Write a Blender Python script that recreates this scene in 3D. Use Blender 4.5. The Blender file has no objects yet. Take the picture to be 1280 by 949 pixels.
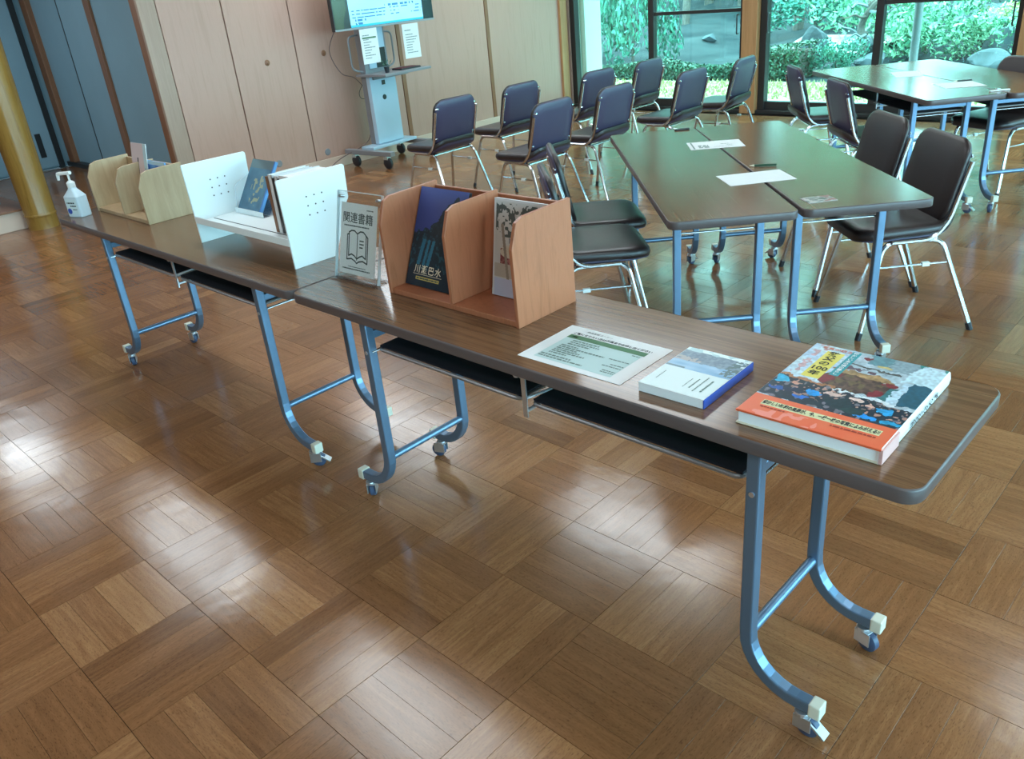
import bpy, bmesh, math, random
import numpy as np
from mathutils import Vector, Matrix

random.seed(7)
PI = math.pi
SC = bpy.context.scene
COL = SC.collection

# ------------------------------------------------------------------ camera
CAM_R = Vector((0.72435607, 0.68373000, -0.08843963))
CAM_U = Vector((-0.24479506, 0.37499400, 0.89412241))
CAM_F = Vector((-0.64450265, 0.62601341, -0.43900290))
CAM_H, FPX = 1.492546, 1021.0777
cd = bpy.data.cameras.new('camera')
cam = bpy.data.objects.new('camera', cd)
COL.objects.link(cam)
cd.sensor_fit = 'HORIZONTAL'
cd.sensor_width = 36.0
cd.lens = 36.0 * FPX / 1280.0
cd.clip_start, cd.clip_end = 0.05, 200
mw = Matrix((CAM_R, CAM_U, -CAM_F)).transposed().to_4x4()
mw.translation = Vector((0, 0, CAM_H))
cam.matrix_world = mw
SC.camera = cam

# ------------------------------------------------------------------ world and exposure
SKY_COL, SKY_STR = (0.52, 0.86, 1.0), 7.0
w = bpy.data.worlds.new('sky')
SC.world = w
w.use_nodes = True
bg = w.node_tree.nodes['Background']
bg.inputs['Color'].default_value = (*SKY_COL, 1)
bg.inputs['Strength'].default_value = SKY_STR
SC.view_settings.view_transform = 'Standard'
SC.view_settings.look = 'None'
SC.view_settings.gamma = 1
SC.view_settings.exposure = 1.12
SC.cycles.max_bounces = 8
SC.cycles.transparent_max_bounces = 12
SC.cycles.use_denoising = True
SC.cycles.caustics_reflective = False
SC.cycles.caustics_refractive = False

# sun high over the garden, cut off from the room by the eaves
sl = bpy.data.lights.new('sun', 'SUN')
sl.energy = 2.2
sl.angle = 0.05
sl.color = (1.0, 0.95, 0.82)
so = bpy.data.objects.new('sun', sl)
COL.objects.link(so)
so.rotation_euler = Vector((-0.25, 0.38, 1.0)).to_track_quat('Z', 'Y').to_euler()

# sky portals in the two window walls (they only guide sampling of the sky)
def portal(loc, normal, sx, sy):
    l = bpy.data.lights.new('portal', 'AREA')
    l.shape = 'RECTANGLE'
    l.size, l.size_y = sx, sy
    l.cycles.is_portal = True
    o = bpy.data.objects.new('portal', l)
    COL.objects.link(o)
    o.location = loc
    o.rotation_euler = (-Vector(normal)).to_track_quat('Z', 'Y').to_euler()
    return o

# ------------------------------------------------------------------ material helpers
MATS = {}
def nn(nt, kind, **kw):
    n = nt.nodes.new(kind)
    for k, v in kw.items():
        if hasattr(n, k): setattr(n, k, v)
    return n

def mat(name, col, rough=0.5, metal=0.0, noise=0.0, nscale=20.0, bump=0.0, bscale=60.0, spec=0.5,
        coat=0.0, emit=None, estr=0.0, col2=None, trans=0.0, stretch=(1, 1, 1)):
    if name in MATS: return MATS[name]
    m = bpy.data.materials.new(name)
    m.use_nodes = True
    nt = m.node_tree
    b = nt.nodes['Principled BSDF']
    b.inputs['Base Color'].default_value = (*col, 1)
    b.inputs['Roughness'].default_value = rough
    b.inputs['Metallic'].default_value = metal
    b.inputs['Specular IOR Level'].default_value = spec
    b.inputs['Coat Weight'].default_value = coat
    b.inputs['Coat Roughness'].default_value = 0.08
    tc = nn(nt, 'ShaderNodeTexCoord')
    mp = nn(nt, 'ShaderNodeMapping')
    mp.inputs['Scale'].default_value = stretch
    nt.links.new(tc.outputs['Object'], mp.inputs['Vector'])
    if noise or col2:
        n = nn(nt, 'ShaderNodeTexNoise')
        n.inputs['Scale'].default_value = nscale
        n.inputs['Detail'].default_value = 4
        nt.links.new(mp.outputs[0], n.inputs['Vector'])
        r = nn(nt, 'ShaderNodeValToRGB')
        c2 = col2 if col2 else tuple(max(0, c * (1 - noise)) for c in col)
        r.color_ramp.elements[0].position = 0.3
        r.color_ramp.elements[1].position = 0.7
        r.color_ramp.elements[0].color = (*c2, 1)
        r.color_ramp.elements[1].color = (*col, 1)
        nt.links.new(n.outputs['Fac'], r.inputs['Fac'])
        nt.links.new(r.outputs[0], b.inputs['Base Color'])
    if bump:
        n2 = nn(nt, 'ShaderNodeTexNoise')
        n2.inputs['Scale'].default_value = bscale
        nt.links.new(mp.outputs[0], n2.inputs['Vector'])
        bp = nn(nt, 'ShaderNodeBump')
        bp.inputs['Strength'].default_value = bump
        bp.inputs['Distance'].default_value = 0.002
        nt.links.new(n2.outputs['Fac'], bp.inputs['Height'])
        nt.links.new(bp.outputs[0], b.inputs['Normal'])
    if emit:
        b.inputs['Emission Color'].default_value = (*emit, 1)
        b.inputs['Emission Strength'].default_value = estr
    MATS[name] = m
    return m

def glass_mat(name, tint, refl=0.09):
    m = bpy.data.materials.new(name)
    m.use_nodes = True
    nt = m.node_tree
    nt.nodes.clear()
    out = nn(nt, 'ShaderNodeOutputMaterial')
    mix = nn(nt, 'ShaderNodeMixShader')
    tr = nn(nt, 'ShaderNodeBsdfTransparent')
    gl = nn(nt, 'ShaderNodeBsdfGlossy')
    lw = nn(nt, 'ShaderNodeLayerWeight')
    mr = nn(nt, 'ShaderNodeMapRange')
    lw.inputs['Blend'].default_value = 0.15
    mr.inputs['To Min'].default_value = refl * 0.6
    mr.inputs['To Max'].default_value = 0.7
    tr.inputs['Color'].default_value = (*tint, 1)
    gl.inputs['Roughness'].default_value = 0.02
    nt.links.new(lw.outputs['Fresnel'], mr.inputs['Value'])
    nt.links.new(mr.outputs[0], mix.inputs[0])
    nt.links.new(tr.outputs[0], mix.inputs[1])
    nt.links.new(gl.outputs[0], mix.inputs[2])
    nt.links.new(mix.outputs[0], out.inputs['Surface'])
    return m

def attr_mat(name, rough=0.35, attr='Col', spec=0.5, emit=0.0):
    m = bpy.data.materials.new(name)
    m.use_nodes = True
    nt = m.node_tree
    b = nt.nodes['Principled BSDF']
    a = nn(nt, 'ShaderNodeAttribute')
    a.attribute_name = attr
    nt.links.new(a.outputs['Color'], b.inputs['Base Color'])
    b.inputs['Roughness'].default_value = rough
    b.inputs['Specular IOR Level'].default_value = spec
    if emit:
        nt.links.new(a.outputs['Color'], b.inputs['Emission Color'])
        b.inputs['Emission Strength'].default_value = emit
        b.inputs['Base Color'].default_value = (0.01, 0.01, 0.01, 1)
        for l in list(b.inputs['Base Color'].links): nt.links.remove(l)
    return m

def wood_mat(name, cols, scale=(1.2, 22, 22), rough=0.4, bump=0.03, nscale=3.0, spec=0.5, coat=0.0, dist=0.6):
    """grain runs along local X (scale small = long)"""
    m = bpy.data.materials.new(name)
    m.use_nodes = True
    nt = m.node_tree
    b = nt.nodes['Principled BSDF']
    tc = nn(nt, 'ShaderNodeTexCoord')
    mp = nn(nt, 'ShaderNodeMapping')
    mp.inputs['Scale'].default_value = scale
    nt.links.new(tc.outputs['Object'], mp.inputs['Vector'])
    n = nn(nt, 'ShaderNodeTexNoise')
    n.inputs['Scale'].default_value = nscale
    n.inputs['Detail'].default_value = 6
    n.inputs['Roughness'].default_value = 0.65
    n.inputs['Distortion'].default_value = dist
    nt.links.new(mp.outputs[0], n.inputs['Vector'])
    r = nn(nt, 'ShaderNodeValToRGB')
    e = r.color_ramp.elements
    e[0].position, e[1].position = 0.28, 0.72
    e[0].color, e[1].color = (*cols[0], 1), (*cols[-1], 1)
    for i, c in enumerate(cols[1:-1]):
        k = e.new(0.28 + 0.44 * (i + 1) / (len(cols) - 1))
        k.color = (*c, 1)
    nt.links.new(n.outputs['Fac'], r.inputs['Fac'])
    nt.links.new(r.outputs[0], b.inputs['Base Color'])
    b.inputs['Roughness'].default_value = rough
    b.inputs['Specular IOR Level'].default_value = spec
    b.inputs['Coat Weight'].default_value = coat
    b.inputs['Coat Roughness'].default_value = 0.1
    if bump:
        bp = nn(nt, 'ShaderNodeBump')
        bp.inputs['Strength'].default_value = bump
        bp.inputs['Distance'].default_value = 0.002
        nt.links.new(n.outputs['Fac'], bp.inputs['Height'])
        nt.links.new(bp.outputs[0], b.inputs['Normal'])
    return m

def parquet_mat():
    """strips carry a UV map in metres (u along the grain) and a per-strip random colour value"""
    m = bpy.data.materials.new('parquet_wood')
    m.use_nodes = True
    nt = m.node_tree
    L = nt.links.new
    b = nt.nodes['Principled BSDF']
    at = nn(nt, 'ShaderNodeAttribute'); at.attribute_name = 'tone'
    oi = nn(nt, 'ShaderNodeAttribute'); oi.attribute_name = 'tone'; oi.attribute_type = 'OBJECT'
    # strips that are objects carry the tone as an object property, the joined ones as a mesh attribute
    add = nn(nt, 'ShaderNodeMath', operation='ADD')
    L(at.outputs['Fac'], add.inputs[0]); L(oi.outputs['Fac'], add.inputs[1])
    uv = nn(nt, 'ShaderNodeUVMap'); uv.uv_map = 'UVMap'
    off = nn(nt, 'ShaderNodeMath', operation='MULTIPLY'); off.inputs[1].default_value = 37.0
    L(add.outputs[0], off.inputs[0])
    comb = nn(nt, 'ShaderNodeCombineXYZ'); L(off.outputs[0], comb.inputs['Z']); L(off.outputs[0], comb.inputs['X'])
    va = nn(nt, 'ShaderNodeVectorMath', operation='ADD'); L(uv.outputs[0], va.inputs[0]); L(comb.outputs[0], va.inputs[1])
    mp = nn(nt, 'ShaderNodeMapping'); mp.inputs['Scale'].default_value = (5, 60, 1); L(va.outputs[0], mp.inputs['Vector'])
    n = nn(nt, 'ShaderNodeTexNoise'); n.inputs['Scale'].default_value = 1.3; n.inputs['Detail'].default_value = 6
    n.inputs['Roughness'].default_value = 0.7; n.inputs['Distortion'].default_value = 0.4
    L(mp.outputs[0], n.inputs['Vector'])
    # dark pores
    mp2 = nn(nt, 'ShaderNodeMapping'); mp2.inputs['Scale'].default_value = (110, 420, 1); L(va.outputs[0], mp2.inputs['Vector'])
    n2 = nn(nt, 'ShaderNodeTexNoise'); n2.inputs['Scale'].default_value = 1.0; n2.inputs['Detail'].default_value = 3
    L(mp2.outputs[0], n2.inputs['Vector'])
    pr = nn(nt, 'ShaderNodeMapRange'); pr.inputs['From Min'].default_value = 0.54; pr.inputs['From Max'].default_value = 0.74
    L(n2.outputs['Fac'], pr.inputs['Value'])
    r1 = nn(nt, 'ShaderNodeValToRGB')
    r1.color_ramp.elements[0].position = 0.0; r1.color_ramp.elements[1].position = 1.0
    r1.color_ramp.elements[0].color = (0.115, 0.045, 0.018, 1)
    r1.color_ramp.elements[1].color = (0.46, 0.235, 0.105, 1)
    k = r1.color_ramp.elements.new(0.5); k.color = (0.255, 0.108, 0.043, 1)
    mixv = nn(nt, 'ShaderNodeMath', operation='MULTIPLY_ADD')
    mixv.inputs[1].default_value = 0.85; L(n.outputs['Fac'], mixv.inputs[0])
    t2 = nn(nt, 'ShaderNodeMath', operation='MULTIPLY_ADD'); t2.inputs[1].default_value = 0.50; t2.inputs[2].default_value = -0.18
    L(add.outputs[0], t2.inputs[0]); L(t2.outputs[0], mixv.inputs[2])
    L(mixv.outputs[0], r1.inputs['Fac'])
    dk = nn(nt, 'ShaderNodeMix', data_type='RGBA', blend_type='MULTIPLY')
    f = nn(nt, 'ShaderNodeMath', operation='MULTIPLY'); f.inputs[1].default_value = 0.6; L(pr.outputs[0], f.inputs[0])
    L(f.outputs[0], dk.inputs['Factor']); L(r1.outputs[0], dk.inputs[6]); dk.inputs[7].default_value = (0.25, 0.16, 0.12, 1)
    L(dk.outputs[2], b.inputs['Base Color'])
    # worn varnish: roughness patches in world space, light waviness
    geo = nn(nt, 'ShaderNodeNewGeometry')
    n3 = nn(nt, 'ShaderNodeTexNoise'); n3.inputs['Scale'].default_value = 2.3; n3.inputs['Detail'].default_value = 5
    L(geo.outputs['Position'], n3.inputs['Vector'])
    rr = nn(nt, 'ShaderNodeMapRange'); rr.inputs['From Min'].default_value = 0.3; rr.inputs['From Max'].default_value = 0.75
    rr.inputs['To Min'].default_value = 0.11; rr.inputs['To Max'].default_value = 0.28
    L(n3.outputs['Fac'], rr.inputs['Value']); L(rr.outputs[0], b.inputs['Roughness'])
    b.inputs['Specular IOR Level'].default_value = 0.62
    n4 = nn(nt, 'ShaderNodeTexNoise'); n4.inputs['Scale'].default_value = 9; n4.inputs['Detail'].default_value = 2
    L(geo.outputs['Position'], n4.inputs['Vector'])
    bp = nn(nt, 'ShaderNodeBump'); bp.inputs['Strength'].default_value = 0.10; bp.inputs['Distance'].default_value = 0.01
    L(n4.outputs['Fac'], bp.inputs['Height'])
    bp2 = nn(nt, 'ShaderNodeBump'); bp2.inputs['Strength'].default_value = 0.12; bp2.inputs['Distance'].default_value = 0.0006
    L(n2.outputs['Fac'], bp2.inputs['Height']); L(bp.outputs[0], bp2.inputs['Normal'])
    L(bp2.outputs[0], b.inputs['Normal'])
    return m

# ------------------------------------------------------------------ mesh helpers
class MB:
    def __init__(s): s.v, s.f, s.m = [], [], []
    def add(s, verts, faces, mi=0):
        o = len(s.v)
        s.v += [tuple(v) for v in verts]
        s.f += [tuple(i + o for i in f) for f in faces]
        s.m += [mi] * len(faces)
        return s
    def box(s, x0, x1, y0, y1, z0, z1, M=None, mi=0):
        v = [Vector((x, y, z)) for z in (z0, z1) for y in (y0, y1) for x in (x0, x1)]
        if M is not None: v = [M @ p for p in v]
        return s.add(v, [(0, 2, 3, 1), (4, 5, 7, 6), (0, 1, 5, 4), (2, 6, 7, 3), (0, 4, 6, 2), (1, 3, 7, 5)], mi)
    def prism(s, poly, a, b, axis='z', M=None, mi=0):
        """extrude a 2D polygon along an axis"""
        n = len(poly)
        def mk(p, t):
            if axis == 'z': q = Vector((p[0], p[1], t))
            elif axis == 'x': q = Vector((t, p[0], p[1]))
            else: q = Vector((p[0], t, p[1]))
            return M @ q if M is not None else q
        v = [mk(p, a) for p in poly] + [mk(p, b) for p in poly]
        fs = [tuple(range(n - 1, -1, -1)), tuple(range(n, 2 * n))]
        fs += [(i, (i + 1) % n, n + (i + 1) % n, n + i) for i in range(n)]
        return s.add(v, fs, mi)
    def tube(s, pts, r, n=8, mi=0, closed=False):
        pts = [Vector(p) for p in pts]
        rs = r if isinstance(r, (list, tuple)) else [r] * len(pts)
        k = len(pts)
        up = None
        vs = []
        for i, p in enumerate(pts):
            if closed: t = (pts[(i + 1) % k] - pts[i - 1])
            else: t = pts[min(i + 1, k - 1)] - pts[max(i - 1, 0)]
            t.normalize()
            if up is None:
                up = Vector((0, 0, 1)) if abs(t.z) < 0.9 else Vector((1, 0, 0))
            a = t.cross(up)
            if a.length < 1e-6: a = t.cross(Vector((0.3, 1, 0.2)))
            a.normalize()
            up = a.cross(t).normalized()
            for j in range(n):
                q = 2 * PI * (j + 0.5) / n
                vs.append(p + a * math.cos(q) * rs[i] + up * math.sin(q) * rs[i])
        fs = []
        for i in range(k if closed else k - 1):
            for j in range(n):
                a0, a1 = i * n + j, i * n + (j + 1) % n
                b0, b1 = ((i + 1) % k) * n + j, ((i + 1) % k) * n + (j + 1) % n
                fs.append((a0, b0, b1, a1))
        if not closed:
            fs.append(tuple(range(n)))
            fs.append(tuple(range(k * n - 1, (k - 1) * n - 1, -1)))
        return s.add(vs, fs, mi)
    def lathe(s, prof, n=20, c=(0, 0, 0), axis='z', mi=0, M=None):
        vs = []
        for r, z in prof:
            for j in range(n):
                q = 2 * PI * j / n
                if axis == 'z': p = Vector((r * math.cos(q), r * math.sin(q), z))
                elif axis == 'x': p = Vector((z, r * math.cos(q), r * math.sin(q)))
                else: p = Vector((r * math.sin(q), z, r * math.cos(q)))
                if M is not None: p = M @ p
                vs.append(p + Vector(c))
        fs = []
        for i in range(len(prof) - 1):
            for j in range(n):
                fs.append((i * n + j, i * n + (j + 1) % n, (i + 1) * n + (j + 1) % n, (i + 1) * n + j))
        fs.append(tuple(range(n - 1, -1, -1)))
        fs.append(tuple(range((len(prof) - 1) * n, len(prof) * n)))
        return s.add(vs, fs, mi)
    def cyl(s, p0, p1, r, n=12, mi=0): return s.tube([p0, p1], r, n, mi)
    def mesh(s, name, mats, smooth=False, auto=None):
        me = bpy.data.meshes.new(name)
        me.from_pydata(s.v, [], s.f)
        for m in (mats if isinstance(mats, (list, tuple)) else [mats]): me.materials.append(m)
        if any(s.m): me.polygons.foreach_set('material_index', s.m)
        bm = bmesh.new(); bm.from_mesh(me)
        bmesh.ops.recalc_face_normals(bm, faces=bm.faces)
        if smooth:
            for f in bm.faces: f.smooth = True
            lim = math.radians(auto or 42)
            for e in bm.edges:
                if len(e.link_faces) == 2 and e.calc_face_angle(0) > lim: e.smooth = False
        bm.to_mesh(me); bm.free()
        return me
    def build(s, name, mats, parent=None, smooth=False, bevel=0.0, seg=2, M=None):
        o = bpy.data.objects.new(name, s.mesh(name, mats, smooth))
        COL.objects.link(o)
        if parent is not None: o.parent = parent
        if M is not None: o.matrix_local = M
        if bevel:
            b = o.modifiers.new('bevel', 'BEVEL'); b.width = bevel; b.segments = seg; b.limit_method = 'ANGLE'
            b.angle_limit = math.radians(40)
        return o

def tag(o, label, cat, group=None):
    if len(label.split()) > 16: print('LONG', len(label.split()), label)
    o['label'] = label; o['category'] = cat
    if group: o['group'] = group
    return o
def thing(name, label, cat, loc=(0, 0, 0), rz=0.0, group=None):
    o = bpy.data.objects.new(name, None); COL.objects.link(o)
    o.location = loc; o.rotation_euler = (0, 0, rz); o.empty_display_size = 0.1
    return tag(o, label, cat, group)
def struct(o): o['kind'] = 'structure'; return o
def dup(root, label=None, loc=None, rz=None):
    r = root.copy(); COL.objects.link(r)
    if label: r['label'] = label
    if label and len(label.split()) > 16: print('LONG', label)
    if loc is not None: r.location = loc
    if rz is not None: r.rotation_euler = (0, 0, rz)
    for ch in list(root.children):
        c = ch.copy(); COL.objects.link(c); c.parent = r
        for g in list(ch.children):
            d = g.copy(); COL.objects.link(d); d.parent = c
    return r
def rrect(x0, x1, y0, y1, r, n=5):
    pts = []
    for cx, cy, a0 in ((x1 - r, y1 - r, 0), (x0 + r, y1 - r, PI / 2), (x0 + r, y0 + r, PI), (x1 - r, y0 + r, 1.5 * PI)):
        for k in range(n + 1):
            a = a0 + PI / 2 * k / n
            pts.append((cx + r * math.cos(a), cy + r * math.sin(a)))
    return pts
def smooth_path(pts, n=5):
    pts = [Vector(p) for p in pts]
    out = []
    for i in range(len(pts) - 1):
        p0, p1, p2, p3 = pts[max(i - 1, 0)], pts[i], pts[i + 1], pts[min(i + 2, len(pts) - 1)]
        for k in range(n):
            t = k / n
            out.append(0.5 * ((2 * p1) + (p2 - p0) * t + (2 * p0 - 5 * p1 + 4 * p2 - p3) * t * t + (3 * p1 - p0 - 3 * p2 + p3) * t ** 3))
    out.append(pts[-1])
    return out
def fillet(pts, r, n=5):
    """round the corners of a polyline"""
    pts = [Vector(p) for p in pts]
    out = [pts[0]]
    for i in range(1, len(pts) - 1):
        a, b, c = pts[i - 1], pts[i], pts[i + 1]
        d1, d2 = (a - b), (c - b)
        rr = min(r, d1.length * 0.49, d2.length * 0.49)
        s, e = b + d1.normalized() * rr, b + d2.normalized() * rr
        for k in range(n + 1):
            t = k / n
            out.append((1 - t) ** 2 * s + 2 * t * (1 - t) * b + t * t * e)
    out.append(pts[-1])
    return out
def frameM(origin, xdir, ydir):
    x = Vector(xdir).normalized(); y = Vector(ydir); y = (y - x * y.dot(x)).normalized(); z = x.cross(y)
    M = Matrix((x, y, z)).transposed().to_4x4(); M.translation = Vector(origin)
    return M

DG = None
def lettering(body, size, M, material, parent=None, name='lettering', width=None, bold=0.0, space=1.0, align='LEFT', vertical=False):
    """flat printed letters as a thin mesh; M places the text plane (local x = reading direction)"""
    c = bpy.data.curves.new('lettering', 'FONT')
    c.body = '\n'.join(body) if vertical else body
    c.size = size; c.offset = bold; c.resolution_u = 2
    c.align_x = 'CENTER' if vertical else align
    if vertical: c.space_line = space
    else: c.space_character = space
    o = bpy.data.objects.new('tmp_text', c); COL.objects.link(o)
    dg = bpy.context.evaluated_depsgraph_get()
    me = bpy.data.meshes.new_from_object(o.evaluated_get(dg))
    COL.objects.unlink(o); bpy.data.objects.remove(o)
    me.name = name
    me.materials.clear(); me.materials.append(material)
    xs = [v.co.x for v in me.vertices]
    if width and xs:
        k = width / (max(xs) - min(xs))
        for v in me.vertices: v.co.x *= k
    ob = bpy.data.objects.new(name, me); COL.objects.link(ob)
    if parent is not None: ob.parent = parent
    ob.matrix_local = M
    return ob

def painted(name, w, h, nx, ny, fn, material, parent, M):
    """a flat print: a fine grid, one colour per cell from fn(u, v) -> (r, g, b) arrays (sRGB 0..1)"""
    us = (np.arange(nx) + 0.5) / nx; vs = (np.arange(ny) + 0.5) / ny
    U, V = np.meshgrid(us, vs)
    rgb = np.clip(fn(U, V), 0, 1)
    rgb = np.where(rgb <= 0.04045, rgb / 12.92, ((rgb + 0.055) / 1.055) ** 2.4)
    gx, gy = np.meshgrid(np.linspace(0, w, nx + 1), np.linspace(0, h, ny + 1))
    verts = np.stack([gx.ravel(), gy.ravel(), np.zeros(gx.size)], -1)
    i = np.arange(nx)[None, :] + np.arange(ny)[:, None] * (nx + 1)
    faces = np.stack([i, i + 1, i + nx + 2, i + nx + 1], -1).reshape(-1, 4)
    me = bpy.data.meshes.new(name)
    me.from_pydata(verts.tolist(), [], faces.tolist())
    a = me.color_attributes.new('Col', 'FLOAT_COLOR', 'CORNER')
    c = np.concatenate([rgb.reshape(-1, 3), np.ones((nx * ny, 1))], 1)
    a.data.foreach_set('color', np.repeat(c, 4, axis=0).ravel())
    me.materials.append(material)
    o = bpy.data.objects.new(name, me); COL.objects.link(o)
    if parent is not None: o.parent = parent
    o.matrix_local = M
    return o
RNG = np.random.default_rng(3)
def vnoise(U, V, sx, sy, seed=0):
    r = np.random.default_rng(seed).random((64, 64))
    x, y = U * sx, V * sy
    xi, yi = np.floor(x).astype(int), np.floor(y).astype(int)
    fx, fy = x - xi, y - yi
    fx, fy = fx * fx * (3 - 2 * fx), fy * fy * (3 - 2 * fy)
    g = lambda a, b: r[b % 64, a % 64]
    return (g(xi, yi) * (1 - fx) + g(xi + 1, yi) * fx) * (1 - fy) + (g(xi, yi + 1) * (1 - fx) + g(xi + 1, yi + 1) * fx) * fy
def put(img, mask, col): img[mask] = col; return img
def canvas(U, col):
    a = np.zeros(U.shape + (3,)); a[:] = col; return a

def tiny_print(mb):
    def go(*a, **k):
        o = mb.build(*a, **k); o['kind'] = 'stuff'; return o
    return go
def text_bars(mb, rows, z=0.0, M=None):
    """rows of tiny illegible print: (x0, x1, y, height) broken into word-like marks"""
    for x0, x1, y, h in rows:
        x = x0
        while x < x1:
            wd = random.uniform(0.6, 2.6) * h
            xe = min(x + wd, x1)
            mb.add([(M @ Vector(p)) if M else p for p in ((x, y, z), (xe, y, z), (xe, y + h, z), (x, y + h, z))], [(0, 1, 2, 3)])
            x = xe + h * 0.35

# ------------------------------------------------------------------ materials
M_parquet = parquet_mat()
M_subfloor = mat('floor_joint', (0.035, 0.016, 0.008), 0.7)
M_ceiling = mat('ceiling_board', (0.62, 0.58, 0.50), 0.8, noise=0.08, nscale=4)
M_panel = wood_mat('pale_veneer', [(0.45, 0.275, 0.21), (0.51, 0.315, 0.25), (0.48, 0.295, 0.23)], scale=(9, 9, 0.7), rough=0.42, bump=0.01, nscale=2.2)
M_post = wood_mat('post_wood', [(0.36, 0.18, 0.075), (0.50, 0.27, 0.12)], scale=(14, 14, 0.8), rough=0.4, bump=0.02)
M_palepost = wood_mat('pale_post_wood', [(0.36, 0.25, 0.19), (0.44, 0.32, 0.245)], scale=(14, 14, 0.8), rough=0.45, bump=0.02)
M_batten = wood_mat('batten_wood', [(0.20, 0.085, 0.040), (0.30, 0.135, 0.065)], scale=(14, 14, 0.8), rough=0.4, bump=0.02)
M_base = mat('pale_baseboard', (0.66, 0.50, 0.40), 0.45)
M_slide = mat('sliding_panel_paper', (0.27, 0.43, 0.52), 0.7, noise=0.06, nscale=3)
M_dark = mat('dark_lacquer', (0.018, 0.020, 0.022), 0.35)
M_alu = mat('bronze_aluminium', (0.035, 0.034, 0.034), 0.4, metal=0.3)
M_glass = glass_mat('window_glass', (0.72, 0.93, 0.86), 0.08)
M_glassR = glass_mat('clear_window_glass', (0.86, 0.95, 0.97), 0.06)
M_acryl = glass_mat('clear_acrylic', (0.992, 0.997, 1.0), 0.04)
M_acryl_edge = mat('acrylic_edge', (0.75, 0.86, 0.90), 0.15)
M_lam = wood_mat('walnut_laminate', [(0.060, 0.028, 0.013), (0.20, 0.100, 0.048), (0.110, 0.052, 0.024), (0.30, 0.160, 0.080)], scale=(0.45, 26, 26), rough=0.19, bump=0.0, nscale=3.2, spec=0.75, dist=0.25)
M_edge = mat('table_edge_rubber', (0.105, 0.085, 0.085), 0.32)
M_steel = mat('blue_grey_painted_steel', (0.150, 0.245, 0.370), 0.36, metal=0.65, spec=0.6)
M_shelf = mat('black_shelf_board', (0.008, 0.009, 0.014), 0.75, spec=0.25)
M_rim = mat('grey_shelf_rim', (0.26, 0.25, 0.25), 0.35, metal=0.6)
M_zinc = mat('zinc_plate', (0.62, 0.66, 0.70), 0.28, metal=0.85)
M_cap = mat('ivory_plastic_cap', (0.66, 0.66, 0.55), 0.45)
M_rubber = mat('black_rubber', (0.020, 0.022, 0.028), 0.5)
M_bluerub = mat('blue_grey_wheel', (0.05, 0.08, 0.15), 0.4)
M_chrome = mat('chrome_tube', (0.66, 0.70, 0.74), 0.20, metal=1.0)
M_vinyl = mat('dark_brown_vinyl', (0.026, 0.017, 0.017), 0.36, bump=0.25, bscale=260, spec=0.6)
M_shell = mat('dark_plum_shell', (0.060, 0.052, 0.105), 0.42, bump=0.15, bscale=300, spec=0.6)
M_oakred = wood_mat('reddish_bookend_wood', [(0.32, 0.106, 0.046), (0.43, 0.152, 0.074), (0.38, 0.128, 0.060)], scale=(16, 16, 1.6), rough=0.38, bump=0.02)
M_oak = wood_mat('light_oak', [(0.42, 0.29, 0.16), (0.54, 0.39, 0.235)], scale=(12, 12, 1.5), rough=0.42, bump=0.02)
M_white = mat('white_painted_board', (0.84, 0.90, 0.90), 0.38)
M_paper = mat('white_paper', (0.80, 0.82, 0.83), 0.55)
M_paper2 = mat('page_block', (0.86, 0.90, 0.92), 0.7, noise=0.05, nscale=400, stretch=(0.1, 0.1, 10))
M_hole = mat('dark_hole', (0.06, 0.06, 0.06), 0.8)
M_ink = mat('black_ink', (0.02, 0.025, 0.03), 0.6)
M_inkblue = mat('dark_teal_ink', (0.020, 0.055, 0.065), 0.6)
M_green = mat('green_ink', (0.075, 0.20, 0.10), 0.55)
M_palegreen = mat('pale_green_ink', (0.52, 0.68, 0.68), 0.55)
M_greyink = mat('grey_green_ink', (0.16, 0.24, 0.22), 0.6)
M_print = attr_mat('printed_cover', 0.28)
M_printmatt = attr_mat('printed_paper', 0.55)
M_screen = attr_mat('lit_screen', 0.15, emit=1.0)
M_gold = mat('gold_ink', (0.55, 0.42, 0.10), 0.45)
M_cream = mat('cream_ink', (0.75, 0.68, 0.52), 0.5)
M_cartgrey = mat('cart_grey', (0.24, 0.25, 0.27), 0.4)
M_cartpale = mat('cart_pale_panel', (0.44, 0.62, 0.76), 0.4)
M_log = wood_mat('varnished_log', [(0.20, 0.105, 0.020), (0.31, 0.175, 0.040), (0.25, 0.135, 0.028)], scale=(12, 12, 0.9), rough=0.22, bump=0.03, spec=0.6)
M_maroon = mat('maroon_cloth', (0.055, 0.010, 0.018), 0.7)
M_concrete = mat('pale_pavement', (0.62, 0.66, 0.66), 0.8, noise=0.12, nscale=6)
M_lawn = mat('lawn', (0.46, 0.46, 0.24), 0.9, col2=(0.28, 0.32, 0.14), nscale=9, noise=0.2)
M_earth = mat('garden_earth', (0.060, 0.072, 0.080), 0.95, col2=(0.025, 0.033, 0.040), nscale=1.2, noise=0.3, spec=0.03)
M_gravel = mat('pale_gravel', (0.55, 0.53, 0.50), 0.9, noise=0.3, nscale=14)
M_rock = mat('garden_rock', (0.13, 0.15, 0.18), 0.85, col2=(0.05, 0.065, 0.075), nscale=3.5, noise=0.3, bump=0.6, bscale=9, spec=0.1)
M_bark = mat('tree_bark', (0.16, 0.13, 0.12), 0.9, noise=0.4, nscale=15)
M_extpost = mat('grey_steel_post', (0.20, 0.22, 0.25), 0.5)
M_shutter = mat('white_shutter_box', (0.66, 0.70, 0.68), 0.5)
M_bluepaper = mat('blue_cover', (0.10, 0.30, 0.62), 0.3)

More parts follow.
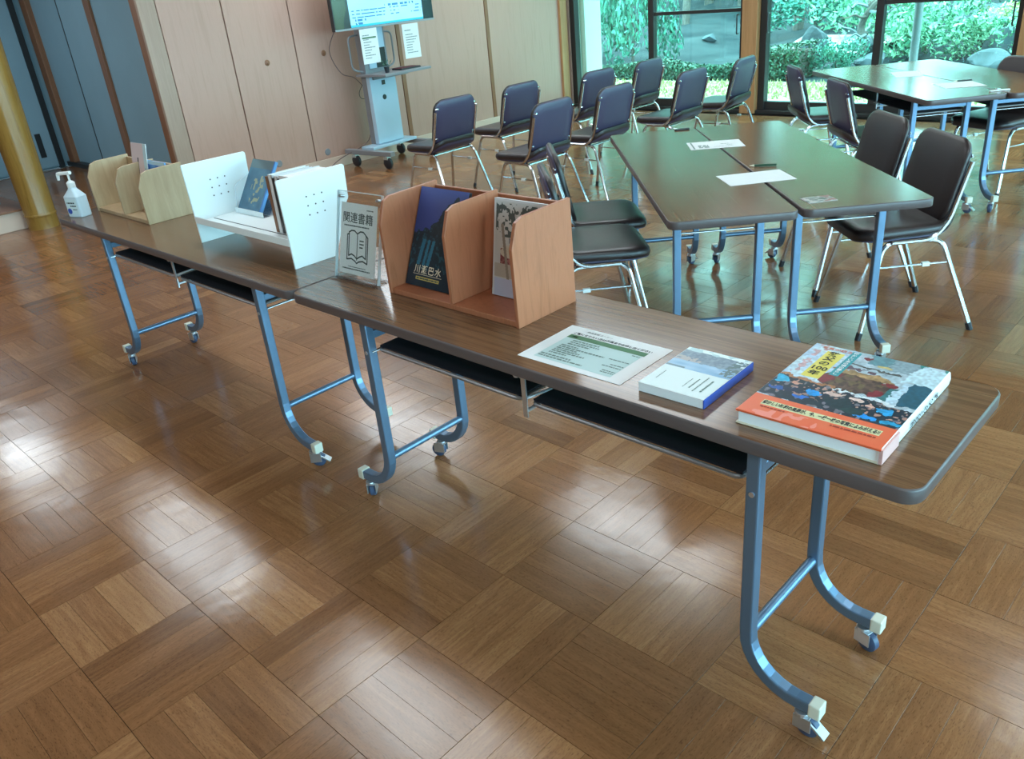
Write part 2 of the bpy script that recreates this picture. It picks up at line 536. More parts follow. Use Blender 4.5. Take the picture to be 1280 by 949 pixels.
def sheet_mat(name):
    # thin paper: half of the light that falls on the back comes through
    m = bpy.data.materials.new(name); m.use_nodes = True
    nt = m.node_tree; nt.nodes.clear()
    out = nn(nt, 'ShaderNodeOutputMaterial'); add = nn(nt, 'ShaderNodeAddShader')
    d = nn(nt, 'ShaderNodeBsdfDiffuse'); t = nn(nt, 'ShaderNodeBsdfTranslucent')
    d.inputs['Color'].default_value = (0.46, 0.47, 0.48, 1); t.inputs['Color'].default_value = (0.50, 0.51, 0.51, 1)
    nt.links.new(d.outputs[0], add.inputs[0]); nt.links.new(t.outputs[0], add.inputs[1]); nt.links.new(add.outputs[0], out.inputs['Surface'])
    return m
M_thin = sheet_mat('thin_paper')
def leaf_mat(name, c1, c2, tr=0.35):
    m = bpy.data.materials.new(name)
    m.use_nodes = True
    nt = m.node_tree
    b = nt.nodes['Principled BSDF']
    geo = nn(nt, 'ShaderNodeNewGeometry')
    r = nn(nt, 'ShaderNodeValToRGB')
    r.color_ramp.elements[0].color = (*c1, 1); r.color_ramp.elements[1].color = (*c2, 1)
    nt.links.new(geo.outputs['Random Per Island'], r.inputs['Fac'])
    nt.links.new(r.outputs[0], b.inputs['Base Color'])
    b.inputs['Roughness'].default_value = 0.5
    return m
M_leafteal = leaf_mat('teal_leaves', (0.012, 0.075, 0.055), (0.12, 0.42, 0.32))
M_leafdark = leaf_mat('dark_hedge_leaves', (0.010, 0.045, 0.030), (0.07, 0.18, 0.12))
M_leaflight = leaf_mat('light_pine_leaves', (0.045, 0.20, 0.12), (0.33, 0.58, 0.38))
M_leafyellow = leaf_mat('yellow_leaves', (0.34, 0.34, 0.14), (0.62, 0.58, 0.32))

# ================================================================== ROOM SHELL
X0, X1, Y0, Y1, ZC = -10.5, 3.6, -3.0, 8.2, 2.7
floor = MB().box(X0 - 0.1, X1 + 0.1, Y0 - 0.1, Y1 + 0.15, -0.10, -0.012).build('floor', M_subfloor)
struct(floor)
TS, OX, OY = 0.311, -2.292, 0.278
GAP_B, GAP_S = 0.0010, 0.00035
SW = TS / 4
def strip_mesh(z0=-0.012):
    """one parquet strip, long along X, centred, top at z=0, edges eased"""
    hx, hy, e = TS / 2 - GAP_B, SW / 2 - GAP_S, 0.0002
    v = []
    for (x, y, z) in ((hx, hy, z0), (hx, hy, -e), (hx - e, hy - e, 0)):
        v += [(-x, -y, z), (x, -y, z), (x, y, z), (-x, y, z)]
    f = []
    for k in (0, 4):
        for j in range(4): f.append((k + j, k + (j + 1) % 4, k + 4 + (j + 1) % 4, k + 4 + j))
    f.append((8, 9, 10, 11))
    return v, f
SV, SF = strip_mesh()
def strips():
    i0, i1 = math.floor((Y0 - OY) / TS), math.ceil((Y1 - OY) / TS)
    j0, j1 = math.floor((X0 - OX) / TS), math.ceil((X1 - OX) / TS)
    for i in range(i0, i1):
        for j in range(j0, j1):
            cx, cy = OX + (j + 0.5) * TS, OY + (i + 0.5) * TS
            if not (X0 < cx < X1 and Y0 < cy < Y1): continue
            along_x = (i + j) % 2 == 0
            blk = random.gauss(0.5, 0.13)
            for k in range(4):
                o = (k - 1.5) * SW
                x, y = (cx, cy + o) if along_x else (cx + o, cy)
                tone = min(1, max(0.02, blk + random.gauss(0, 0.16)))
                yield x, y, (0.0 if along_x else PI / 2), tone, random.uniform(-0.00012, 0.0001), random.gauss(0, 0.0009), random.gauss(0, 0.0015)
def px_of(x, y, z=0.0):
    d = Vector((x, y, z - CAM_H)); k = d.dot(CAM_F)
    return (640 + FPX * d.dot(CAM_R) / k, 474.5 - FPX * d.dot(CAM_U) / k, k) if k > 0.1 else (-1e4, -1e4, -1)
allst = list(strips())
inview = []
for n, s in enumerate(allst):
    u, v, k = px_of(s[0], s[1])
    if k > 0 and -10 < u < 1290 and 300 < v < 960: inview.append((k, n))
inview.sort()
single = set(n for _, n in inview[:300])
me_s = bpy.data.meshes.new('parquet_strip')
me_s.from_pydata(SV, [], SF); me_s.materials.append(M_parquet)
uvl = me_s.uv_layers.new(name='UVMap')
for lp in me_s.loops:
    c = me_s.vertices[lp.vertex_index].co; uvl.data[lp.index].uv = (c.x, c.y)
bv, bf, buv, btone = [], [], [], []
for n, (x, y, rz, tone, dz, tx, ty) in enumerate(allst):
    if n in single:
        o = bpy.data.objects.new('parquet_strip', me_s); COL.objects.link(o)
        o.parent = floor; o.location = (x, y, dz); o.rotation_euler = (tx, ty * 0.3, rz); o['tone'] = tone
    else:
        Mx = Matrix.Translation((x, y, dz)) @ Matrix.Rotation(rz, 4, 'Z') @ Matrix.Rotation(ty * 0.3, 4, 'Y') @ Matrix.Rotation(tx, 4, 'X')
        b0 = len(bv)
        bv += [tuple(Mx @ Vector(p)) for p in SV]
        for f in SF:
            bf.append(tuple(q + b0 for q in f))
            for q in f: buv += [SV[q][0], SV[q][1]]
        btone += [tone] * len(SV)
me = bpy.data.meshes.new('parquet_field')
me.from_pydata(bv, [], bf); me.materials.append(M_parquet)
uvl = me.uv_layers.new(name='UVMap'); uvl.data.foreach_set('uv', buv)
ta = me.attributes.new('tone', 'FLOAT', 'POINT'); ta.data.foreach_set('value', btone)
o = bpy.data.objects.new('parquet_field', me); COL.objects.link(o); o.parent = floor; o['kind'] = 'stuff'

# ceiling with boards
ceil = struct(MB().box(X0 - 0.1, X1 + 0.1, Y0 - 0.1, Y1 + 0.1, ZC, ZC + 0.12).build('ceiling', M_ceiling))
mb = MB()
for k in range(16): mb.box(X0 + k * 0.9, X0 + k * 0.9 + 0.04, Y0, Y1, ZC - 0.03, ZC)
mb.build('ceiling_batten', M_batten, ceil)['kind'] = 'stuff'

# roof with deep eaves
MB().box(X0 - 1.5, X1 + 1.3, Y0 - 1, Y1 + 1.5, ZC + 0.14, ZC + 0.35).build('roof', M_cartgrey)['kind'] = 'structure'

# --- wall_left: veneered panels, x = -6.87
WX = -6.87
wall_left = struct(MB().box(WX - 0.14, WX - 0.03, 3.2, Y1, 0, ZC).build('wall_left', M_batten))
for y0, y1 in ((3.20, 3.745), (3.755, 4.375), (4.385, 5.548), (5.602, 6.802), (6.858, 8.02)):
    MB().box(WX - 0.03, WX, y0, y1, 0.10, ZC).build('wall_panel', M_panel, wall_left, bevel=0.003)
for y0 in (5.552, 6.806):
    MB().box(WX - 0.03, WX + 0.006, y0, y0 + 0.046, 0.0, ZC).build('batten', M_batten, wall_left)
for z, y in ((1.02, 4.07), (1.03, 4.67)):
    MB().lathe([(0.0, 0.012), (0.010, 0.012), (0.012, 0.006), (0.024, 0.004), (0.026, 0)], 16, (WX, y, z), 'x').build('finger_pull', M_batten, wall_left, smooth=True)
for y in (3.98, 4.52): MB().lathe([(0.0, 0.006), (0.03, 0.005), (0.033, 0)], 16, (WX, y, 0.16), 'x').build('vent_cap', M_cartgrey, wall_left, smooth=True)
bl = struct(MB().box(WX, WX + 0.012, 3.2, 8.02, 0, 0.10).build('baseboard_left', M_base, bevel=0.003))
struct(MB().box(WX - 0.14, WX + 0.03, 8.02, 8.14, 0, ZC).build('trim_1', M_post, bevel=0.004))
# return of the wall towards the sliding panels
struct(MB().box(-6.91, WX - 0.002, 3.05, 3.195, 0, ZC).build('trim_2', M_palepost, bevel=0.004))
struct(MB().box(-7.03, -6.912, 3.06, 3.195, 0, ZC).build('trim_3', M_batten, bevel=0.004))

# --- sliding panels, y = 3.4
wa = struct(MB().box(X0, -7.0, 3.50, 3.60, 0, ZC).build('wall_alcove', M_slide))
struct(MB().box(X0, -7.02, 3.36, 3.50, 0, 0.05).build('trim_4', M_dark))
struct(MB().box(-8.74, -8.62, 3.37, 3.50, 0.05, ZC).build('trim_5', M_batten, bevel=0.004))
struct(MB().box(-10.42, -10.27, 3.37, 3.50, 0.05, ZC).build('trim_6', M_batten, bevel=0.004))
for n, (a, b, yy) in enumerate(((-8.62, -7.02, 3.40), (-9.49, -8.74, 3.40), (-10.27, -9.46, 3.43))):
    d = struct(MB().box(a, b, yy, yy + 0.035, 0.05, 2.2).build('door_%d' % (n + 1), M_slide, bevel=0.002))
    MB().box(a, a + 0.018, yy - 0.003, yy + 0.001, 0.05, 2.2).build('stile', M_dark if n == 1 else M_slide, d)
struct(MB().box(X0, -7.02, 3.36, 3.5, 2.2, ZC).build('lintel_alcove', M_slide))

# --- far left wall x = -10.5
wf = struct(MB().box(X0 - 0.12, X0, Y0, 3.6, 0, ZC).build('wall_far_left', M_slide))
d = struct(MB().box(X0, X0 + 0.03, 2.2, 3.26, 0.02, 2.2).build('door_4', M_slide, bevel=0.002))
MB().box(X0 + 0.03, X0 + 0.036, 3.10, 3.16, 0.14, 0.40).build('recessed_pull', M_dark, d)
struct(MB().box(X0, X0 + 0.045, 3.26, 3.32, 0.0, ZC).build('trim_7', M_dark))
# raised platform behind the log post
pl = struct(MB().box(-9.9, -7.56, -2.9, 2.02, 0.0, 0.15).build('platform', M_base, bevel=0.004))
MB().box(-9.9, -7.54, -2.9, 2.04, 0.15, 0.165).build('platform_edge', M_batten, pl)
struct(MB().box(-8.05, -7.97, 1.83, 1.93, 0.165, ZC).build('trim_8', M_slide))
tag(MB().box(-8.7, -8.55, 0.3, 2.0, 0.166, 1.2).build('cloth_covered_partition', M_maroon, bevel=0.01), 'dark maroon low partition on the raised platform behind the wooden log post', 'partition')

# --- log post
lp = MB()
prof = [(0.118, 0), (0.118, 0.10), (0.121, 0.115), (0.118, 0.13), (0.124, 0.5), (0.134, 1.1), (0.142, 1.6), (0.15, 2.7)]
lp.lathe(prof, 32, (-7.46, 2.06, 0))
pp = struct(lp.build('trim_9', M_log, smooth=True))
MB().lathe([(0.1185, 0.098), (0.1235, 0.104), (0.1235, 0.118), (0.1185, 0.124)], 32, (-7.46, 2.06, 0)).build('post_band', M_log, pp, smooth=True)

# --- back wall of windows y = 8.2
wb = struct(MB().box(WX, X1, Y1 - 0.02, Y1 + 0.12, 2.25, ZC).box(-7.3, WX - 0.0, Y1, Y1 + 0.12, 0, ZC).build('wall_back', M_panel))
posts = [-4.45, -1.92, 0.61, 3.14]
for k, x in enumerate(posts):
    struct(MB().box(x - 0.085, x + 0.085, Y1 - 0.07, Y1 + 0.10, 0, 2.25).build('trim_%d' % (10 + k), M_post, bevel=0.005))
def window(n, a, b, detail=True):
    """a pair of sliding sashes between two posts"""
    yy = Y1
    mid = (a + b) / 2
    wroot = struct(MB().box(a, b, yy - 0.05, yy + 0.10, 0.0, 0.035).box(a, b, yy - 0.02, yy + 0.10, 2.21, 2.25).build('window_%d' % n, M_alu, bevel=0.003))
    MB().box(a, b, yy + 0.02, yy + 0.09, 0.035, 0.115).build('sill_rail', M_alu, wroot, bevel=0.003)
    MB().box(a, a + 0.07, yy - 0.01, yy + 0.08, 0.035, 2.21).build('frame_stile', M_alu, wroot, bevel=0.003)
    MB().box(b - 0.045, b, yy - 0.01, yy + 0.08, 0.035, 2.21).build('frame_stile', M_alu, wroot, bevel=0.003)
    MB().box(mid - 0.035, mid + 0.035, yy, yy + 0.075, 0.115, 2.21).build('meeting_stile', M_alu, wroot, bevel=0.003)
    MB().box(mid + 0.035, b - 0.045, yy + 0.015, yy + 0.055, 0.985, 1.02).build('sash_rail', M_alu, wroot, bevel=0.002)
    MB().box(a + 0.07, mid - 0.035, yy + 0.045, yy + 0.051, 0.115, 2.21).build('pane', M_glass, wroot)
    MB().box(mid + 0.035, b - 0.045, yy + 0.030, yy + 0.036, 0.115, 2.21).build('pane', M_glass, wroot)
    for hx in ((a + 0.09, b - 0.07) if n > 1 else (b - 0.07,)):
        h = MB().tube(fillet([(hx, yy + 0.0, 0.78), (hx, yy - 0.035, 0.78), (hx, yy - 0.035, 0.96), (hx, yy + 0.0, 0.96)], 0.01), 0.007, 8)
        h.build('handle', M_dark, wroot, smooth=True)
window(1, -6.84, -4.54)
window(2, -4.36, -2.01)
window(3, -1.83, 0.52)
window(4, 0.70, 3.05)

# --- right wall with tall windows to open sky (outside the frame, lights the room), and front wall
WRX = X1
struct(MB().box(WRX, WRX + 0.12, Y0, Y1, 0, 0.25).box(WRX, WRX + 0.12, Y0, Y1, 2.45, ZC).build('wall_right', M_panel))
for k in range(6):
    y = Y0 + k * 2.24
    struct(MB().box(WRX - 0.02, WRX + 0.12, y - 0.07, y + 0.07, 0.25, 2.45).build('trim_%d' % (20 + k), M_post))
for k in range(5):
    y = Y0 + k * 2.24
    wn = struct(MB().box(WRX + 0.02, WRX + 0.08, y + 0.07, y + 2.17, 0.25, 0.31).box(WRX + 0.02, WRX + 0.08, y + 1.09, y + 1.15, 0.31, 2.45).build('window_%d' % (5 + k), M_alu))
    MB().box(WRX + 0.05, WRX + 0.056, y + 0.07, y + 2.17, 0.31, 2.45).build('pane', M_glassR, wn)
struct(MB().box(X0 - 0.1, X1 + 0.1, Y0 - 0.12, Y0, 0, ZC).build('wall_front', M_post))
portal((WRX + 0.10, (Y0 + Y1) / 2, 1.35), (-1, 0, 0), 11.2, 2.2)
portal((-1.8, Y1 + 0.11, 1.15), (0, -1, 0), 10.0, 2.2)

# --- ceiling lights (their glints show on the varnish; some are added only to brighten)
LAMP = 10
def ceiling_light(x, y, lab, sx=1.5, sy=0.46):
    t = thing('ceiling_light', lab, 'ceiling light', (x, y, ZC - 0.03))
    MB().box(-sx / 2 - 0.02, sx / 2 + 0.02, -sy / 2 - 0.02, sy / 2 + 0.02, -0.03, 0.029).build('housing', M_white, t, bevel=0.004)
    MB().box(-sx / 2, sx / 2, -sy / 2, sy / 2, -0.036, -0.031).build('diffuser', mat('lamp_diffuser', (0.8, 0.8, 0.8), 0.5, emit=(0.92, 0.97, 1.0), estr=1.2), t)
    l = bpy.data.lights.new('lamp', 'AREA'); l.shape = 'RECTANGLE'; l.size, l.size_y = sx, sy
    l.energy = LAMP; l.color = (0.80, 0.93, 1.0)
    lo = bpy.data.objects.new('lamp', l); COL.objects.link(lo); lo.parent = t; lo.location = (0, 0, -0.045)
ceiling_light(-9.0, 1.6, 'added unseen ceiling light brightening the corner with the sliding panels')  # no known lamp here: added out of view to brighten the dim corner
rows_x = [(-6.1, 'leftmost column'), (-3.2, 'middle column'), (0.2, 'right column')]
for x, xn in rows_x:
    for y, yn in ((2.0, 'nearest row'), (4.4, 'second row'), (6.6, 'row by the windows'), (-0.8, 'added row behind the camera')):  # the row behind the camera is added, unseen, to lift the near floor
        ceiling_light(x, y, 'long white ceiling light, %s, %s' % (xn, yn))

# ================================================================== FOLDING TABLES
HZ = 0.70
def caster(parent, x, y, sgn, turn=0.0, lock=False):
    """swivel caster under the end of a leg"""
    M = Matrix.Translation((x, y, 0)) @ Matrix.Rotation(turn, 4, 'Z')
    c = MB()
    c.lathe([(0.017, 0.052), (0.017, 0.062), (0.009, 0.064)], 14, (0, 0, 0), M=M)
    c.box(-0.014, 0.026, -0.0155, -0.0125, 0.020, 0.055, M).box(-0.014, 0.026, 0.0125, 0.0155, 0.020, 0.055, M)
    c.box(-0.014, 0.020, -0.0155, 0.0155, 0.050, 0.054, M)
    o = c.build('caster', M_zinc, parent, bevel=0.001)
    wv = MB().lathe([(0.020, -0.011), (0.025, -0.007), (0.025, 0.007), (0.020, 0.011)], 18, (0, 0, 0), 'y',
                    M=M @ Matrix.Translation((0.014, 0, 0.0255)))
    wv.build('wheel', M_bluerub, o, smooth=True)
    if lock:
        b = MB().box(0.010, 0.056, -0.013, 0.013, 0, 0.006, M @ Matrix.Translation((0.008, 0, 0.050)) @ Matrix.Rotation(0.65, 4, 'Y'))
        b.build('brake_lever', M_zinc, o, bevel=0.001)
def leg_mesh(sg):
    """square tube: straight down, then sweeping outwards to the caster"""
    h = 0.0145
    pts = [(0, 0.665), (0, 0.215)]
    cx, cz, r = 0.12, 0.205, 0.12
    for k in range(1, 9):
        a = PI + (PI / 2) * k / 8
        pts.append((cx + r * math.cos(a), cz + r * math.sin(a)))
    pts.append((0.15, 0.085))
    outer, inner = [], []
    n = len(pts)
    for i, p in enumerate(pts):
        a, b = pts[max(i - 1, 0)], pts[min(i + 1, n - 1)]
        t = Vector((b[0] - a[0], b[1] - a[1])).normalized(); nrm = Vector((-t.y, t.x))
        outer.append((sg * (p[0] + nrm.x * h), p[1] + nrm.y * h)); inner.append((sg * (p[0] - nrm.x * h), p[1] - nrm.y * h))
    mb = MB()
    v = []
    for y in (-h, h):
        v += [(p[0], y, p[1]) for p in outer] + [(p[0], y, p[1]) for p in inner]
    m = 2 * n
    f = []
    for i in range(n - 1):
        f.append((i, i + 1, n + i + 1, n + i)); f.append((m + i, m + n + i, m + n + i + 1, m + i + 1))
        f.append((i, m + i, m + i + 1, i + 1)); f.append((n + i, n + i + 1, m + n + i + 1, m + n + i))
    f.append((0, n, m + n, m)); f.append((n - 1, m + n - 1, m + 2 * n - 1, 2 * n - 1))
    mb.add(v, f)
    return mb
LEG_ME = {s: leg_mesh(s).mesh('leg', M_steel) for s in (-1, 1)}
def folding_table(label, L, loc, rz=0.0, group='wheeled folding tables', legx=None, W=0.447, spread=None):
    """origin on the floor under the middle of the table; front = local -y"""
    t = thing('folding_table', label, 'table', loc, rz, group)
    out = rrect(-L / 2, L / 2, -W / 2, W / 2, 0.035)
    inn = rrect(-L / 2 + 0.003, L / 2 - 0.003, -W / 2 + 0.003, W / 2 - 0.003, 0.033)
    MB().prism(inn, HZ - 0.027, HZ).build('tabletop', M_lam, t)
    n = len(out)
    e = MB()
    prof = [(0.0, -0.028), (0.0035, -0.0285), (0.0, -0.024), (0.0, -0.004), (0.0008, -0.001), (0.004, 0.0004)]
    rings = []
    for ins, dz in ((0.012, -0.029), (0.002, -0.029), (0.0, -0.026), (0.0, -0.004), (0.001, -0.0012), (0.0035, 0.0003)):
        rings.append([(x, y, HZ + dz) for x, y in rrect(-L / 2 + ins, L / 2 - ins, -W / 2 + ins, W / 2 - ins, 0.035 - ins)])
    v = [p for r in rings for p in r]
    f = [(k * n + i, k * n + (i + 1) % n, (k + 1) * n + (i + 1) % n, (k + 1) * n + i) for k in range(len(rings) - 1) for i in range(n)]
    e.add(v, f).build('edge_band', M_edge, t, smooth=True)
    lx = legx or (-L / 2 + 0.305, L / 2 - 0.305)
    yf, yr = -W / 2 + 0.048, W / 2 - 0.085
    for sx, sg in ((lx[0], -1), (lx[1], 1)):
        for k, y in enumerate((yf, yr)):
            lo = bpy.data.objects.new('leg', LEG_ME[sg]); COL.objects.link(lo); lo.parent = t; lo.location = (sx, y, 0)
            b = lo.modifiers.new('bevel', 'BEVEL'); b.width = 0.004; b.segments = 2; b.limit_method = 'ANGLE'; b.angle_limit = 0.9
            ex = sg * 0.148
            cp = MB().box(min(ex, ex + sg * 0.026), max(ex, ex + sg * 0.026), -0.0165, 0.0165, 0.067, 0.102)
            cp.build('end_cap', M_cap, lo, bevel=0.003)
            MB().lathe([(0.006, -0.0165), (0.006, -0.0145)], 10, (0, 0, 0.56), 'y').build('bolt', M_zinc, lo)
            caster(t, sx + sg * 0.132, y, sg, random.uniform(-0.9, 0.9) + (0 if sg > 0 else PI), lock=(k == 0))
        MB().cyl((sx, yf + 0.012, 0.197), (sx, yr - 0.012, 0.197), 0.0115, 12).build('crossbar', M_steel, t, smooth=True)
        MB().box(sx - 0.010, sx + 0.010, yf + 0.013, yr - 0.013, 0.598, 0.622).build('upper_bar', M_steel, t, bevel=0.003)
        MB().cyl((sx - sg * 0.012, yf - 0.004, 0.562), (sx - sg * 0.012, yr + 0.004, 0.562), 0.004, 8).build('lock_rod', M_chrome, t, smooth=True)
    # under-shelf in two halves, either side of the folding bracket
    mid = (lx[0] + lx[1]) / 2
    for a, b in ((lx[0] + 0.035, mid - 0.02), (mid + 0.02, lx[1] - 0.035)):
        s = MB().box(a, b, yf + 0.012, yr - 0.02, 0.578, 0.584).build('under_shelf', M_shelf, t)
        r = MB()
        zz = 0.573
        r.tube(fillet([(a, yr - 0.02, zz), (a, yf + 0.008, zz), (b, yf + 0.008, zz), (b, yr - 0.02, zz)], 0.02), 0.0055, 8)
        r.build('shelf_rim', M_rim, s, smooth=True)
    br = MB()
    for y in (yf + 0.0, yr - 0.03):
        br.box(mid - 0.004, mid + 0.010, y - 0.002, y + 0.002, 0.535, 0.655)
        br.tube([(mid - 0.05, y, 0.664), (mid - 0.016, y, 0.645), (mid + 0.003, y, 0.64)], 0.004, 6)
    br.cyl((mid + 0.003, yf, 0.55), (mid + 0.003, yr - 0.03, 0.55), 0.005, 8)
    br.tube([(mid + 0.003, yf, 0.585), (mid + 0.035, yf + 0.05, 0.597), (mid + 0.04, yf + 0.10, 0.598)], 0.004, 6)
    br.lathe([(0.0, -0.006), (0.007, -0.004), (0.009, 0)], 10, (mid - 0.018, yf - 0.002, 0.645), 'y')
    br.build('folding_bracket', M_zinc, t)
    return t
TH = math.radians(45.834)
def K(x, y, z=0.0):
    """camera-heading frame (x to the right, y ahead) to room frame: the middle tables are aligned with it"""
    return (x * math.cos(TH) - y * math.sin(TH), x * math.sin(TH) + y * math.cos(TH), z)
T2 = folding_table('wheeled folding table in front, carrying the reddish wooden bookend and the large photo book', 1.83, (-1.237, 1.4105, 0), 0)
T1 = folding_table('wheeled folding table at the left, carrying the hand gel bottle and the white perforated rack', 1.925, (-3.1175, 1.4105, 0), 0, legx=(-0.58, 0.676))
TA = folding_table('left table of the near pair, its end just behind the front table', 1.745, K(0.838, 3.575), PI / 2 + TH - math.radians(2.0))
TB = folding_table('right table of the near pair, with a glossy leaflet at its near corner', 1.72, K(1.293, 3.555), PI / 2 + TH - math.radians(1.5))
TC_ = folding_table('left table of the far pair close to the windows', 1.70, K(2.615, 5.39), PI / 2 + TH)
TD = folding_table('right table of the far pair, cut by the right edge of the photo', 1.70, K(3.065, 5.36), PI / 2 + TH)

# ================================================================== CHAIRS
def cushion_mesh(name, w, d, r, prof, fn, material, n=6):
    """rounded slab from inset rings: prof = [(scale, z)], fn bends the points"""
    base = rrect(-w / 2, w / 2, -d / 2, d / 2, r, n)
    v, f = [], []
    m = len(base)
    for s, z in prof:
        for x, y in base: v.append(fn(x * s, y * s, z))
    for k in range(len(prof) - 1):
        for i in range(m): f.append((k * m + i, k * m + (i + 1) % m, (k + 1) * m + (i + 1) % m, (k + 1) * m + i))
    f.append(tuple(range(m - 1, -1, -1))); f.append(tuple(range((len(prof) - 1) * m, len(prof) * m)))
    return MB().add(v, f).mesh(name, material, True, 60)
def seat_fn(x, y, z):
    zz = 0.412 + z
    if x > 0.14: zz -= (x - 0.14) ** 2 * 2.2
    if x < -0.07: zz += (-0.07 - x) ** 2 * 3.2
    zz += 0.10 * y * y * (1 if z > 0.02 else 0)
    return (x + 0.02, y, zz)
TILT = math.radians(13)
def back_fn(u, v, z):
    """u across the width, v up the height, z through the thickness (front = +)"""
    h = v + 0.165
    bx = -0.125 - math.sin(TILT) * h + z * math.cos(TILT) - 0.10 * (0.04 - u * u) * 0.9
    return (bx, u, 0.455 + math.cos(TILT) * h)
SP = [(0.02, 0.0), (0.5, 0.0), (0.93, 0.0), (0.985, 0.006), (1.0, 0.020), (0.985, 0.034), (0.93, 0.042), (0.8, 0.046), (0.5, 0.048), (0.25, 0.048), (0.02, 0.048)]
ME_seat = cushion_mesh('seat', 0.41, 0.415, 0.085, SP, seat_fn, M_vinyl)
ME_under = cushion_mesh('seat_shell', 0.40, 0.405, 0.085, [(0.02, -0.012), (0.6, -0.012), (0.9, -0.010), (1.0, 0.0), (1.0, 0.008), (0.9, 0.008), (0.02, 0.008)], seat_fn, M_shell)
BP = [(0.02, 0.0), (0.5, 0.0), (0.94, 0.0), (0.99, 0.006), (1.0, 0.014), (0.98, 0.024), (0.92, 0.028), (0.6, 0.031), (0.02, 0.032)]
ME_back = cushion_mesh('backrest', 0.40, 0.335, 0.075, BP, back_fn, M_vinyl)
ME_bshell = cushion_mesh('back_shell', 0.392, 0.325, 0.072, [(0.02, -0.009), (0.6, -0.009), (0.94, -0.007), (0.99, 0.0), (0.99, 0.002), (0.02, 0.002)], back_fn, M_shell)
RT = 0.0105
def mesh_tube(name, pts, r, m, n=8): return MB().tube(pts, r, n).mesh(name, m, True)
CH = {}
for s in (-1, 1):
    CH['front', s] = mesh_tube('leg', fillet([(0.0, s * 0.185, 0.398), (0.115, s * 0.187, 0.398), (0.200, s * 0.232, 0.012)], 0.05), RT, M_chrome)
    CH['rear', s] = mesh_tube('leg', fillet([(0.0, s * 0.185, 0.398), (-0.120, s * 0.187, 0.398), (-0.268, s * 0.232, 0.012)], 0.05), RT, M_chrome)
    CH['ffoot', s] = mesh_tube('rubber_foot', [(0.1955, s * 0.2296, 0.032), (0.203, s * 0.2334, 0.0)], 0.0125, M_rubber)
    CH['rfoot', s] = mesh_tube('rubber_foot', [(-0.260, s * 0.2296, 0.032), (-0.272, s * 0.2334, 0.0)], 0.0125, M_rubber)
    CH['side', s] = mesh_tube('back_tube', fillet([(0.09, s * 0.200, 0.402), (-0.075, s * 0.203, 0.404), (-0.132, s * 0.200, 0.47), (-0.192, s * 0.199, 0.70)], 0.06, 6), 0.0095, M_chrome)
    st = MB().tube([(-0.158, s * 0.200, 0.300), (0.139, s * 0.200, 0.300)], 0.0042, 6)
    CH['stretch', s] = st.mesh('stretcher', M_chrome, True)
    CH['buffer', s] = MB().box(-0.075, -0.045, s * 0.200 - 0.008, s * 0.200 + 0.008, 0.292, 0.308).mesh('buffer', M_white)
CH['cross'] = MB().tube([(-0.10, -0.187, 0.396), (-0.10, 0.187, 0.396)], 0.008, 6).tube([(0.08, -0.187, 0.396), (0.08, 0.187, 0.396)], 0.008, 6).mesh('seat_frame', M_chrome, True)
scr = MB()
for s in (-1, 1):
    for h in (0.06, 0.27):
        p = Vector(back_fn(s * 0.178, h - 0.165, -0.011))
        scr.lathe([(0.0, -0.003), (0.006, -0.002), (0.007, 0.001)], 8, tuple(p), 'x')
        scr.tube([p, Vector(back_fn(s * 0.199, h - 0.165, -0.006))], 0.0035, 5)
ME_scr = scr.mesh('back_screws', M_chrome, True)
def link(me, parent, name=None):
    o = bpy.data.objects.new(name or me.name, me); COL.objects.link(o); o.parent = parent
    return o
GCH = 'brown vinyl stacking chairs with chrome legs'
ch0 = thing('stacking_chair', 'x', 'chair', group=GCH)
for nm, me_ in (('seat', ME_seat), ('seat_shell', ME_under), ('backrest', ME_back), ('back_shell', ME_bshell), ('seat_frame', CH['cross']), ('back_screws', ME_scr)):
    link(me_, ch0, nm)
for s in (-1, 1):
    lf = link(CH['front', s], ch0, 'leg'); link(CH['ffoot', s], lf, 'rubber_foot')
    lr = link(CH['rear', s], ch0, 'leg'); link(CH['rfoot', s], lr, 'rubber_foot')
    link(CH['side', s], ch0, 'back_tube')
    sr = link(CH['stretch', s], ch0, 'stretcher'); link(CH['buffer', s], sr, 'buffer')
D180 = PI
chairs = [
    ('chair nearest the television cart, leftmost of the rows facing the wall', (-4.72, 4.11), D180),
    ('second chair from the television cart in the front row', (-4.70, 4.79), D180),
    ('chair in the rear row, leftmost there, behind the wooden bookend', (-3.80, 4.12), D180),
    ('chair just left of the far left corner of the near tables', (-3.78, 4.76), D180),
    ('chair in the front row beside the left frame of the window', (-4.52, 5.53), D180 - 0.05),
    ('chair in the front row in front of the window mullion', (-4.46, 6.14), D180),
    ('chair straight beyond the near tables, third of the rear row', (-3.66, 5.54), D180),
    ('chair in front of the wooden post between the windows', (-3.62, 6.22), D180 + 0.10),
    ('chair left of the near tables, the farther of the two there', (-2.43, 3.02), TH),
    ('chair left of the near tables, seat right behind the wooden bookend', (-2.17, 2.67), TH + 0.02),
    ('chair right of the near tables, the farther of the two', (-1.60, 3.90), D180 + TH),
    ('chair right of the near tables with its chrome side in full view', (-1.23, 3.52), D180 + TH),
    ('chair left of the far tables, the one nearer the windows', (-2.62, 5.82), TH - 0.10),
    ('chair left of the far tables, the one nearer the camera', (-2.04, 5.20), TH - 0.06),
    ('chair right of the far tables, cut by the photo edge', K(3.22, 5.22)[:2], D180 + TH + 0.35),
]
for k, (lab, (x, y), rz) in enumerate(chairs):
    lab = 'brown vinyl ' + lab
    if k == 0:
        ch0['label'] = lab; ch0.location = (x, y, 0); ch0.rotation_euler = (0, 0, rz)
    else: dup(ch0, lab, (x, y, 0), rz)

